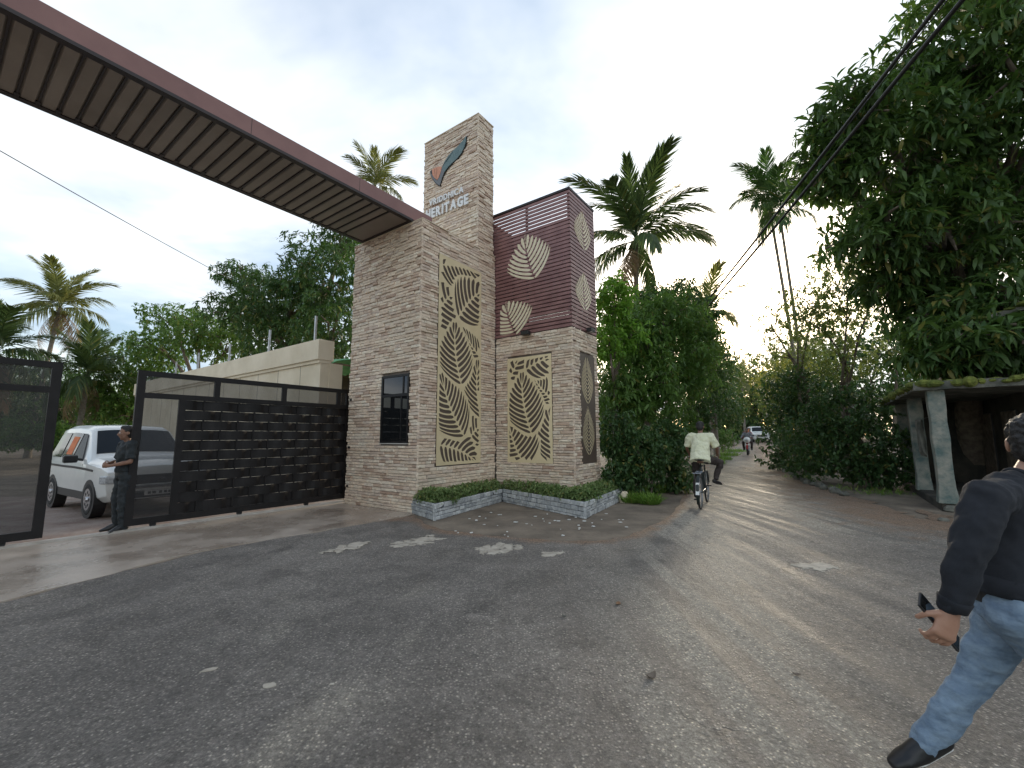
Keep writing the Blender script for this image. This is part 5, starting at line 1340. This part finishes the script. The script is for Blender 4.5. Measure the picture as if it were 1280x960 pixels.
make_car('approaching_van', 'pale silver van coming down the lane behind the motorcycle', (vp.x, vp.y, vz + .013), math.atan2(vdir.y, vdir.x), M_CARWHITE)

# ------------------------------------------------------------------ people
FOLDS = bpy.data.textures.new('folds', 'CLOUDS'); FOLDS.noise_scale = .085; FOLDS.noise_depth = 2
CURLS = bpy.data.textures.new('curls', 'CLOUDS'); CURLS.noise_scale = .02; CURLS.noise_depth = 1
def blob(name, mb, m, parent, vox, sm=6):
    o = mb.build(name, m, parent, smooth=True)
    r = o.modifiers.new('remesh', 'REMESH'); r.mode = 'VOXEL'; r.voxel_size = vox; r.use_smooth_shade = True
    s = o.modifiers.new('smooth', 'SMOOTH'); s.iterations = sm; s.factor = .5
    if name in ('shirt', 'trousers', 'hair'):
        d = o.modifiers.new('folds', 'DISPLACE'); d.texture = FOLDS if name != 'hair' else CURLS; d.texture_coords = 'LOCAL'; d.strength = (.045 if vox > .01 else .030) if name != 'hair' else .022; d.mid_level = .5
    return o
def hand(mb, wrist, d, lat, curl=.5, k=1.0, thumb_up=None, spreadf=1.0):
    """palm along d, fingers side by side along lat, curling towards d x lat"""
    d = Vector(d).normalized(); lat = Vector(lat); lat = (lat - d * lat.dot(d)).normalized(); nn = d.cross(lat).normalized(); w = Vector(wrist)
    mb.tube([w, w + d * .045 * k, w + d * .095 * k], [(.028 * k, .019 * k), (.041 * k, .017 * k), (.043 * k, .014 * k)], 10, lat=lat, rnd=True)
    for i, (off, ln) in enumerate(((-.036, .072), (-.0122, .082), (.0122, .077), (.035, .060))):
        p = w + d * .092 * k + lat * off * k * spreadf; a = .15 + curl * .35; pts = [p]
        for seg, c in ((.42, curl * .55), (.32, curl * .8), (.26, curl * .6)):
            dir_ = d * math.cos(a) + nn * math.sin(a); p = p + dir_ * ln * seg * k; pts.append(p); a += c
        mb.tube(pts, [.0092 * k, .0086 * k, .008 * k, .007 * k], 8, rnd=True)
    s = -1 if thumb_up is None else thumb_up
    b = w + d * .03 * k + lat * s * .034 * k; p1 = b + (d * .55 + lat * s * .75 + nn * .35).normalized() * .036 * k; p2 = p1 + (d * .85 + lat * s * .1 + nn * .6 * (curl + .3)).normalized() * .036 * k
    mb.tube([b, p1, p2], [.013 * k, .011 * k, .009 * k], 8, rnd=True)
def head(mb, c, face, up=(0, 0, 1), k=1.0):
    f = Vector(face).normalized(); u = Vector(up); u = (u - f * u.dot(f)).normalized(); r = f.cross(u); R = Matrix((r, f, u)).transposed(); c = Vector(c)
    mb.ball(c + u * .035 * k, (.076 * k, .096 * k, .088 * k), 14, 10, R); mb.ball(c - u * .035 * k + f * .018 * k, (.060 * k, .074 * k, .080 * k), 12, 8, R)
    mb.ball(c - u * .085 * k + f * .055 * k, (.032 * k, .028 * k, .026 * k), 8, 6, R)                    # chin
    mb.tube([c + u * .030 * k + f * .088 * k, c - u * .018 * k + f * .110 * k], [.010 * k, .016 * k], 8, rnd=True)   # nose
    mb.ball(c - u * .048 * k + f * .088 * k, (.024 * k, .012 * k, .010 * k), 8, 6, R)                    # lips
    for s in (-1, 1):
        mb.ball(c + r * s * .079 * k - f * .012 * k, (.011 * k, .022 * k, .032 * k), 8, 6, R)             # ears
        mb.ball(c + r * s * .042 * k + f * .072 * k - u * .012 * k, (.022 * k, .020 * k, .016 * k), 8, 6, R)
    return R
def eyes(c, face, parent, k=1.0):
    f = Vector(face).normalized(); u = Vector((0, 0, 1)); u = (u - f * u.dot(f)).normalized(); r = f.cross(u); c = Vector(c)
    for s in (-1, 1):
        e = MB(); e.ball(c + r * s * .032 * k + f * .089 * k + u * .012 * k, .009 * k, 8, 6); eo = e.build('eye', M_WHITE, parent, smooth=True)
        e = MB(); e.ball(c + r * s * .032 * k + f * .0935 * k + u * .012 * k, .0058 * k, 8, 6); e.build('iris', M_SHOE, eo, smooth=True)
def hair(c, face, parent, vox, k=1.0, cap=False):
    f = Vector(face).normalized(); u = Vector((0, 0, 1)); u = (u - f * u.dot(f)).normalized(); r = f.cross(u); R = Matrix((r, f, u)).transposed(); c = Vector(c)
    h = MB(); h.ball(c + u * .052 * k - f * .016 * k, (.084 * k, .097 * k, .084 * k), 14, 10, R); h.ball(c - f * .045 * k + u * .0 * k, (.076 * k, .066 * k, .085 * k), 12, 8, R); h.ball(c + u * .095 * k + f * .04 * k, (.06 * k, .05 * k, .035 * k), 10, 8, R)
    return blob('hair', h, M_HAIR, parent, vox, 4)
def torso_path(J): 
    p, c, n = Vector(J['pelvis']), Vector(J['chest']), Vector(J['neck'])
    return p, c, n
def person(label, at, rz, J, face, mats, vox=.014, long_sleeve=False, group=None, k=1.0, hands=None, belly=1.0, bare_feet=False):
    t = thing('person', label, 'person', at, rz, group)
    v = {a: Vector(b) for a, b in J.items()}
    latv = (v['sr'] - v['sl']).normalized(); hlat = (v['hr'] - v['hl']).normalized()
    P_, C_, N_ = v['pelvis'], v['chest'], v['neck']; H_ = v['head']
    sh = (v['sr'] + v['sl']) / 2
    tp = [P_ - (C_ - P_).normalized() * .05, P_.lerp(C_, .35), C_, sh.lerp(C_, .15), N_.lerp(sh, .3)]
    # body: one continuous skin surface
    m = MB(); m.tube(tp, [(.12, .085), (.11, .08), (.125, .085), (.12, .07), (.05, .05)], 14, lat=latv, rnd=True)
    m.tube([N_.lerp(sh, .4), N_, H_ - Vector((0, 0, .05)) * k], [.058 * k, .052 * k, .050 * k], 10, rnd=True)
    head(m, H_, face, k=k)
    for s in 'lr':
        a, e, w = v['s' + s], v['e' + s], v['w' + s]
        m.tube([sh.lerp(a, .3), a], [.05, .045], 8, rnd=True); m.tube([a, a.lerp(e, .5), e], [.044, .040, .034], 8, rnd=True); m.tube([e, e.lerp(w, .35), w], [.035, .036, .024], 8, rnd=True)
        hd = (hands or {}).get(s, {})
        hand(m, w, hd.get('d', w - e), hd.get('lat', latv), hd.get('curl', .5), k, hd.get('thumb', -1 if s == 'r' else 1))
        h, kn, an = v['h' + s], v['k' + s], v['a' + s]
        m.tube([P_, h], [.07, .065], 8, rnd=True); m.tube([h, kn], [.068, .048], 8, rnd=True); m.tube([kn, kn.lerp(an, .3), an], [.046, .048, .032], 8, rnd=True)
        ft = 1 if mats.get('short') else .5; m.tube([an, an.lerp(v['t' + s], .5) - Vector((0, 0, .02 * (1 - ft))), v['t' + s]], [.034, (.038 * ft, .028 * ft), (.036 * ft, .016 * ft)], 8, rnd=True)
    body = blob('body', m, mats['skin'], t, vox * (.8 if vox > .01 else .55), 3)
    eyes(H_, face, body, k); hair(H_, face, t, vox * .8, k)
    # shirt
    m = MB(); lo_ = mats.get('loose')
    m.tube([P_ + (C_ - P_).normalized() * (.035 if not lo_ else -.10), P_.lerp(C_, .35), C_, C_.lerp(sh, .6), N_.lerp(sh, .75), N_.lerp(sh, .35)],
                     [(.172 * belly, .128 * belly), (.160 * belly, .124 * belly), (.182, .128), (.185, .112), (.12, .085), (.066, .066)], 18, lat=latv)
    for s in 'lr':
        a, e, w = v['s' + s], v['e' + s], v['w' + s]
        m.tube([sh.lerp(a, .25) - Vector((0, 0, .02)), a], [.078, .068], 10, rnd=True)
        if long_sleeve:
            m.tube([a, a.lerp(e, .5), e], [.070, .063, .055], 10, rnd=True); m.tube([e, e.lerp(w, .5), e.lerp(w, .93)], [.055, .050, .042], 10, rnd=True)
        else: m.tube([a + (a - e).normalized() * .02, a.lerp(e, .5), a.lerp(e, .86)], [.078, .082 if lo_ else .07, .088 if lo_ else .068], 12, rnd=False)
    so_ = blob('shirt', m, mats['shirt'], t, vox, 5)
    if long_sleeve and vox < .01:
        for s in 'lr':
            e, w = v['e' + s], v['w' + s]; b = MB(); b.tube([e.lerp(w, .80), e.lerp(w, .86), e.lerp(w, .99)], [.050, .047, .042], 18); b.build('cuff', mats['shirt'], so_, smooth=True)
        b = MB(); b.wheel(N_.lerp(sh, .30), (N_ - sh), .062, .011, 24, 8); b.build('collar', mats['shirt'], so_, smooth=True)
        ax = (C_ - P_).normalized(); b = MB(); b.tube([P_ + ax * .03, P_ + ax * .06, P_ + ax * .10], [(.176, .134), (.182, .14), (.178, .138)], 28, lat=latv); b.build('hem_band', mats['shirt'], so_, smooth=True)
    # trousers
    m = MB(); m.tube([P_ + (C_ - P_).normalized() * (.065 if not mats.get('loose') else .02), P_ - (C_ - P_).normalized() * .07], [(.152 * min(belly, 1.05), .116), (.158, .118)], 14, lat=hlat)
    for s in 'lr':
        h, kn, an = v['h' + s], v['k' + s], v['a' + s]; d = (an - kn).normalized()
        m.tube([h, h.lerp(kn, .5), kn], [(.096, .104), .086, .070], 12, rnd=True); m.tube([kn, kn.lerp(an, .4), an + (-d if mats.get('short') else d) * (.06 if mats.get('short') else .035)], [.070, .064, .058], 12, rnd=True)
    blob('trousers', m, mats['trousers'], t, vox, 5)
    if mats.get('belt'):
        b = MB(); q = P_ + (C_ - P_).normalized() * .008; ax = (C_ - P_).normalized(); b.tube([q - ax * .02, q + ax * .02], [(.162, .124)] * 2, 24, lat=hlat); b.build('belt', M_SHOE, t)
    for s in 'lr':
        an, to = v['a' + s], v['t' + s]; d = (to - an); fl = Vector((d.x, d.y, 0)); back = an - d.normalized() * .045
        low = Vector((0, 0, -.045)) if abs(d.normalized().z) < .5 else Vector((0, 0, 0))
        steep = abs(d.normalized().z) > .5
        if steep:
            nv = d.normalized(); dn_ = Vector((0, 0, -1)); dn_ = (dn_ - nv * dn_.dot(nv)).normalized(); an = an + dn_ * .028 + nv * .02; back = an - nv * .055
        m = MB(); m.tube([back + low * .6, an.lerp(to, .35) + low * .3, an.lerp(to, .85), to + d.normalized() * .02], [(.042, .045), (.046, .045), (.048, .03), (.036, .022)], 10, rnd=True)
        if not mats.get('short') and abs(d.normalized().z) < .5: m.tube([an + Vector((0, 0, .02)), an - Vector((0, 0, .02))], .044, 10, rnd=True)
        if not mats.get('short'): m.tube([an + Vector((0, 0, .015)), an.lerp(to, .3) + Vector((0, 0, .008)), an.lerp(to, .62)], [.048, .047, .042], 10, rnd=True)
        so_ = blob('shoe', m, mats['shoe'], t, vox * .8, 3)
        if mats.get('sole'):
            b = MB(); nrm_ = d.normalized(); dn = Vector((0, 0, -1)); dn = (dn - nrm_ * dn.dot(nrm_)).normalized()
            b.tube([back + dn * .036, an.lerp(to, .5) + dn * .042, to + dn * .02], [(.026, .009), (.022, .009), (.020, .008)], 10, lat=nrm_.cross(dn), rnd=True); b.build('sole', M_WHITE, so_, smooth=True)
    return t
# --- guard at the gate, facing the road with hands clasped
gd = G(147, 666)
J = dict(pelvis=(0, 0, .92), chest=(0, .01, 1.24), neck=(0, .0, 1.45), head=(0, .03, 1.575), sl=(-.19, 0, 1.40), sr=(.19, 0, 1.40), el=(-.27, .03, 1.12), er=(.27, .03, 1.12), wl=(-.08, .24, 1.06), wr=(.07, .25, 1.08),
         hl=(-.09, 0, .90), hr=(.09, 0, .90), kl=(-.11, .03, .49), kr=(.12, .04, .49), al=(-.12, 0, .085), ar=(.13, .0, .085), tl=(-.16, .17, .035), tr=(.17, .17, .035))
g_ = person('guard in dark uniform standing with clasped hands beside the gate', (gd.x - .02, gd.y + .05, 0.008), math.radians(148), J, (.25, 1, .0), dict(skin=M_SKIN, shirt=M_UNIFORM, trousers=M_UNIFORM, shoe=M_SHOE, belt=1),
            hands={'l': dict(d=(.8, .35, .1), lat=(0, -.2, 1), curl=.9), 'r': dict(d=(-.8, .35, .05), lat=(0, .2, -1), curl=.9)})
# --- cyclist
CR_ = G(876.3, 637.5); cf_ = G(885.4, 627); cdir = Vector((cf_.x - CR_.x, cf_.y - CR_.y)).normalized(); crz = math.atan2(cdir.y, cdir.x) - PI / 2
cb = Vector((CR_.x, CR_.y)) + cdir * .55
bz_ = hz(cb.x, cb.y) + .012
bike = thing('bicycle', 'old dark roadster bicycle ridden away along the lane', 'bicycle', (cb.x, cb.y, bz_), crz)
for nm, y in (('rear_wheel', -.55), ('front_wheel', .57)):
    w = MB(); w.wheel((0, y, .345), (1, 0, 0), .325, .019, 40, 8); wo = w.build(nm, M_RUBBER, bike, smooth=True)
    w = MB(); w.wheel((0, y, .345), (1, 0, 0), .303, .010, 40, 6); w.build('rim', M_CHROME, wo, smooth=True)
    w = MB(); w.tube([(-.045, y, .345), (.045, y, .345)], .02, 8); w.build('hub', M_CHROME, wo)
    for i in range(20):
        a = 2 * PI * i / 20; w = MB(); w.tube([((-1) ** i * .03, y + .018 * math.cos(a), .345 + .018 * math.sin(a)), (0, y + .30 * math.cos(a + .2), .345 + .30 * math.sin(a + .2))], .0016, 4); w.build('spoke', M_CHROME, wo)
    w = MB(); arc = [(0, y + .365 * math.cos(a), .345 + .365 * math.sin(a)) for a in [math.radians(q) for q in (range(20, 216, 15) if y < 0 else range(10, 180, 15))]]
    w.tube(arc, [(.030, .004)] * len(arc), 8, lat=(1, 0, 0)); w.build('mudguard', M_BIKE, bike, smooth=True)
w = MB(); w.prism([(-.032, -.85, .56), (.032, -.85, .56), (.034, -.93, .33), (-.034, -.93, .33)], (0, -.006, 0)); w.build('mudguard_flap', M_WHITE, bike)
f = MB(); bb = (0, -.08, .29); stt = (0, -.22, .84); hd_ = (0, .40, .86); hd2 = (0, .44, .70)
for a, b_ in ((bb, stt), (stt, hd_), (bb, hd2), ((0, .385, .92), hd2)): f.tube([a, b_], .0165, 8)
for s in (-1, 1):
    f.tube([(s * .05, -.55, .345), (s * .03, -.21, .80)], .008, 6); f.tube([(s * .05, -.55, .345), (s * .03, -.08, .29)], .009, 6); f.tube([(s * .045, .57, .345), (s * .04, .45, .68)], .011, 6)
f.build('frame', M_BIKE, bike, smooth=True)
w = MB(); w.tube([(-.30, .22, 1.02), (-.24, .34, 1.05), (0, .37, 1.0), (.24, .34, 1.05), (.30, .22, 1.02)], .011, 8); w.tube([(0, .37, 1.0), (0, .385, .9)], .012, 8); w.build('handlebar', M_CHROME, bike, smooth=True)
w = MB(); w.tube([(0, -.36, .985), (0, -.26, .99), (0, -.08, .975)], [(.10, .022), (.085, .028), (.028, .02)], 12, lat=(1, 0, 0), rnd=True); w.tube([(0, -.22, .83), (0, -.23, .98)], .012, 8); w.build('saddle', M_SHOE, bike, smooth=True)
w = MB()
for s in (-.07, 0, .07): w.tube([(s, -.88, .74), (s, -.30, .76)], .006, 6)
for y in (-.88, -.6, -.34): w.tube([(-.08, y, .745), (.08, y, .745)], .006, 6)
for s in (-1, 1): w.tube([(s * .06, -.80, .74), (s * .05, -.55, .345)], .005, 6)
w.build('carrier', M_CHROME, bike)
w = MB(); w.box((-.022, -.62, .33), (.0, -.04, .37)); w.build('chain_guard', M_BIKE, bike, bevel=.01).location = (.055, 0, 0)
for s, a in ((1, 1.0), (-1, -1.0)):
    w = MB(); pe = (s * .12, -.08 + .10 * (1 if s > 0 else -1) * .6, .29 + .15 * a); w.tube([(s * .06, -.08, .29), (s * .075, pe[1], pe[2])], .010, 6); w.box((min(s * .08, s * .17), pe[1] - .035, pe[2] - .012), (max(s * .08, s * .17), pe[1] + .035, pe[2] + .012)); w.build('pedal', M_BLKPLAST, bike)
J = dict(pelvis=(0, -.22, 1.03), chest=(0, -.06, 1.34), neck=(0, .02, 1.555), head=(0, .06, 1.675), sl=(-.20, -.01, 1.49), sr=(.20, -.01, 1.49), el=(-.30, .06, 1.22), er=(.31, .08, 1.22), wl=(-.28, .27, 1.07), wr=(.29, .28, 1.07),
         hl=(-.10, -.2, 1.0), hr=(.10, -.2, 1.0), kl=(-.13, .12, .62), kr=(.36, .12, .92), al=(-.14, -.12, .24), ar=(.24, .02, .54), tl=(-.15, .06, .17), tr=(.33, .17, .46))
person('cyclist in pale yellow shirt and dark trousers riding away with one knee out', (cb.x, cb.y, bz_), crz, J, (0, 1, -.1), dict(skin=M_SKIN, shirt=M_SHIRT, trousers=M_TROUSER, shoe=M_SHOE, short=1, loose=1), hands={'l': dict(curl=1.1), 'r': dict(curl=1.1)}, belly=1.22)
# --- motorcycle with two riders
mp_ = W(934.5, 556, 27.5); mzz = hz(mp_.x, mp_.y) + .012; mdir = Vector((-mp_.x - 1.5, -mp_.y)).normalized(); mrz = math.atan2(mdir.y, mdir.x) - PI / 2
mo = thing('motorcycle', 'pale fronted motorcycle coming up the lane with two riders', 'motorcycle', (mp_.x, mp_.y, mzz), mrz)
for nm, y in (('rear_wheel', -.62), ('front_wheel', .66)):
    w = MB(); w.wheel((0, y, .30), (1, 0, 0), .255, .048, 32, 8); wo = w.build(nm, M_RUBBER, mo, smooth=True)
    w = MB(); w.tube([(-.02, y, .30), (.02, y, .30)], .2, 20); w.build('rim', M_GALV, wo)
w = MB(); w.ball((0, .12, .80), (.15, .26, .14)); w.build('fuel_tank', M_RED, mo, smooth=True)
w = MB(); w.tube([(0, .0, .84), (0, -.35, .82), (0, -.75, .88)], [(.12, .05), (.15, .055), (.10, .045)], 12, lat=(1, 0, 0), rnd=True); w.build('seat', M_SHOE, mo, smooth=True)
w = MB(); w.box((-.13, -.15, .28), (.13, .30, .62)); w.build('engine', M_BLKPLAST, mo, bevel=.04)
w = MB()
for s in (-1, 1): w.tube([(s * .09, .66, .30), (s * .09, .45, .95)], .022, 8)
w.build('fork', M_GALV, mo)
w = MB(); w.tube([(-.38, .30, 1.05), (-.2, .40, 1.08), (0, .42, 1.03), (.2, .40, 1.08), (.38, .30, 1.05)], .014, 8); w.build('handlebar', M_BLKPLAST, mo)
w = MB(); w.ball((0, .53, .94), (.20, .13, .19)); ho = w.build('headlamp_cowl', M_CARWHITE, mo, smooth=True)
w = MB(); w.ball((0, .63, .93), (.09, .05, .09)); w.build('headlight', M_LAMPGLASS, ho, smooth=True)
w = MB(); arc = [(0, .66 + .33 * math.cos(a), .30 + .33 * math.sin(a)) for a in [math.radians(q) for q in range(15, 150, 15)]]; w.tube(arc, [(.06, .008)] * len(arc), 8, lat=(1, 0, 0)); w.build('mudguard', M_RED, mo)
for s in (-1, 1):
    w = MB(); w.ball((s * .36, .34, 1.22), (.06, .015, .04)); w.tube([(s * .30, .34, 1.06), (s * .36, .34, 1.20)], .006, 5); w.build('mirror', M_BLKPLAST, mo)
def rider(y, dz, arms): return dict(pelvis=(0, y, .93 + dz), chest=(0, y + .05, 1.22 + dz), neck=(0, y + .08, 1.42 + dz), head=(0, y + .1, 1.54 + dz), sl=(-.19, y + .06, 1.36 + dz), sr=(.19, y + .06, 1.36 + dz), el=(-.30, y + .2, 1.15 + dz), er=(.30, y + .2, 1.15 + dz),
       wl=(-.32, arms, 1.07), wr=(.32, arms, 1.07), hl=(-.1, y, .92 + dz), hr=(.1, y, .92 + dz), kl=(-.24, y + .38, .78), kr=(.24, y + .38, .78), al=(-.22, y + .2, .38), ar=(.22, y + .2, .38), tl=(-.24, y + .38, .33), tr=(.24, y + .38, .33))
person('motorcycle rider in dark grey shirt gripping the handlebar', (mp_.x, mp_.y, mzz), mrz, rider(-.22, 0, .28), (0, 1, 0), dict(skin=M_SKIN, shirt=M_GREYCLOTH, trousers=M_TROUSER, shoe=M_SHOE), vox=.022, long_sleeve=True)
J = rider(-.60, .04, -.25); J['wl'] = (-.2, -.32, 1.05); J['wr'] = (.2, -.32, 1.05); J['el'] = (-.3, -.5, 1.12); J['er'] = (.3, -.5, 1.12)
person('pillion passenger in dark clothes seated behind the motorcycle rider', (mp_.x, mp_.y, mzz), mrz, J, (.2, 1, 0), dict(skin=M_SKIN, shirt=M_RED, trousers=M_TROUSER, shoe=M_SHOE), vox=.022, long_sleeve=True)
# --- man walking off with a phone
wm = Vector((2.0, 1.85, 0))
def wp_(px, py, Y): return tuple(W(px, py, Y) - wm)
J = dict(pelvis=wp_(1263, 752, 1.85), chest=wp_(1262, 652, 1.85), neck=wp_(1284, 600, 1.86), head=wp_(1297, 557, 1.87), sl=wp_(1232, 622, 1.67), sr=wp_(1285, 606, 2.05), el=wp_(1209, 695, 1.62), wl=wp_(1190, 762, 1.66), er=(.38, .30, 1.05), wr=(.42, .26, .82),
         hl=wp_(1270, 770, 1.77), hr=wp_(1262, 768, 1.94), kr=wp_(1222, 842, 2.02), ar=wp_(1163, 922, 2.08), tr=wp_(1122, 951, 2.10), kl=(.26, -.09, .47), al=(.56, -.09, .19), tl=(.48, -.09, .05))
wman = person('man in dark sweater and faded blue jeans striding past with a phone, head turned away', tuple(wm), 0, J, (.85, .55, -.12), dict(skin=M_SKIN2, shirt=M_NAVY, trousers=M_DENIM, shoe=M_SHOE, belt=1, sole=1), vox=.009, long_sleeve=True,
              hands={'l': dict(d=Vector((-.42, .02, -.88)), lat=(-.86, .05, .45), curl=1.15, thumb=1), 'r': dict(curl=.5)}, belly=1.05, k=1.03)
# pocket and cuff details
ph = thing('phone', 'slim dark phone held in the walking mans lowered hand', 'phone', W(1172, 776, 1.655), 0)
pa, pb_ = W(1147, 748, 1.70) - ph.location, W(1196, 806, 1.70) - ph.location
ax_ = (pb_ - pa).normalized(); sd_ = ax_.cross(Vector((.75, .55, .35))).normalized(); up_ = ax_.cross(sd_)
b = MB(); b.prism([pa - up_ * .034, pb_ - up_ * .034, pb_ + up_ * .034, pa + up_ * .034], sd_ * .009); b.build('phone_body', M_BLKPLAST, ph, bevel=.003)
b = MB(); b.prism([pa - up_ * .030 + sd_ * .0092 + ax_ * .004, pb_ - up_ * .030 + sd_ * .0092 - ax_ * .004, pb_ + up_ * .030 + sd_ * .0092 - ax_ * .004, pa + up_ * .030 + sd_ * .0092 + ax_ * .004], sd_ * .0008); b.build('screen', M_GLASS, ph)

# ------------------------------------------------------------------ litter and loose stones
r_ = random.Random(5)
for i in range(46):
    px = r_.uniform(560, 800); py = r_.uniform(640, 668)
    if i < 12: px, py = r_.uniform(600, 730), r_.uniform(650, 672)
    c = GH(px, py); lc = loc(c); 
    if lc.y > -1.0 and lc.x < 2.3 and lc.y > -.9: continue
    s = r_.uniform(.012, .04); n = r_.randint(5, 7)
    mb = MB(); mb.prism([(s * r_.uniform(.6, 1.2) * math.cos(2 * PI * k / n), s * r_.uniform(.5, 1.1) * math.sin(2 * PI * k / n), 0) for k in range(n)], (0, 0, r_.uniform(.004, .014)))
    o = mb.build('litter_scrap', M_PAPER); o.location = (c.x, c.y, .0125); o.rotation_euler.z = r_.uniform(0, 6)
    tag(o, 'pale scrap of litter lying on the soil in front of the planter', 'litter', 'scraps of litter before the planter')
def flat_leaf(px, py, s, lab, m, curl=.3, rz=0):
    c = GH(px, py); mb = MB()
    for i in range(7):
        t = i / 6; w = s * .32 * math.sin(PI * (t * .9 + .06)); z = curl * s * (t - .5) ** 2
        mb.v += [(s * (t - .5), -w, z + w * .25), (s * (t - .5), 0, z), (s * (t - .5), w, z + w * .35)]
    for i in range(6):
        for k in range(2): mb.f.append((i * 3 + k, i * 3 + 3 + k, i * 3 + 4 + k, i * 3 + 1 + k))
    o = mb.build('fallen_leaf', m); o.modifiers.new('t', 'SOLIDIFY').thickness = .002; o.location = (c.x, c.y, hz(c.x, c.y) + .015); o.rotation_euler.z = rz
    return tag(o, lab, 'leaf')
flat_leaf(814, 850, .085, 'dark curled dead leaf lying alone on the near asphalt', M_BARK, 1.2, .6)
flat_leaf(773, 757, .07, 'small brown fallen leaf on the asphalt before the lane', M_DEADLEAF, .5, 1.2)
flat_leaf(705, 773, .05, 'tiny grey dry leaf on the asphalt', M_OLDCONC, .5, 2.0)
flat_leaf(996, 847, .05, 'tiny dark dry leaf on the dusty wheel track', M_BARK, .8, 2.6)
def scrap(px, py, sx, sy, rz, lab, seed):
    r = random.Random(seed); c = GH(px, py); n = 9; mb = MB()
    mb.prism([(sx * r.uniform(.75, 1.15) * math.cos(2 * PI * k / n), sy * r.uniform(.7, 1.2) * math.sin(2 * PI * k / n), 0) for k in range(n)], (0, 0, .004))
    o = mb.build('paper_scrap', M_CEMENT); o.location = (c.x, c.y, .0125); o.rotation_euler.z = rz; tag(o, lab, 'litter')
scrap(262, 840, .055, .022, .5, 'flat oval pale scrap stuck to the near asphalt', 1)
scrap(336, 860, .03, .04, 1.4, 'ragged upright pale scrap beside the oval one on the asphalt', 2)
scrap(415, 858, .016, .010, .2, 'little pale crumb on the asphalt near the ragged scrap', 3)
kst = MB(); kst.ball((0, 0, .1), (.13, .1, .16), 9, 7)
for i, q in enumerate(kst.v): kst.v[i] = tuple(x * random.uniform(.85, 1.15) for x in q)
c = G(781, 628); o = kst.build('boundary_stone', M_CAST); o.location = (c.x, c.y, -.02); tag(o, 'small pale boundary stone at the end of the planter by the bush', 'stone')
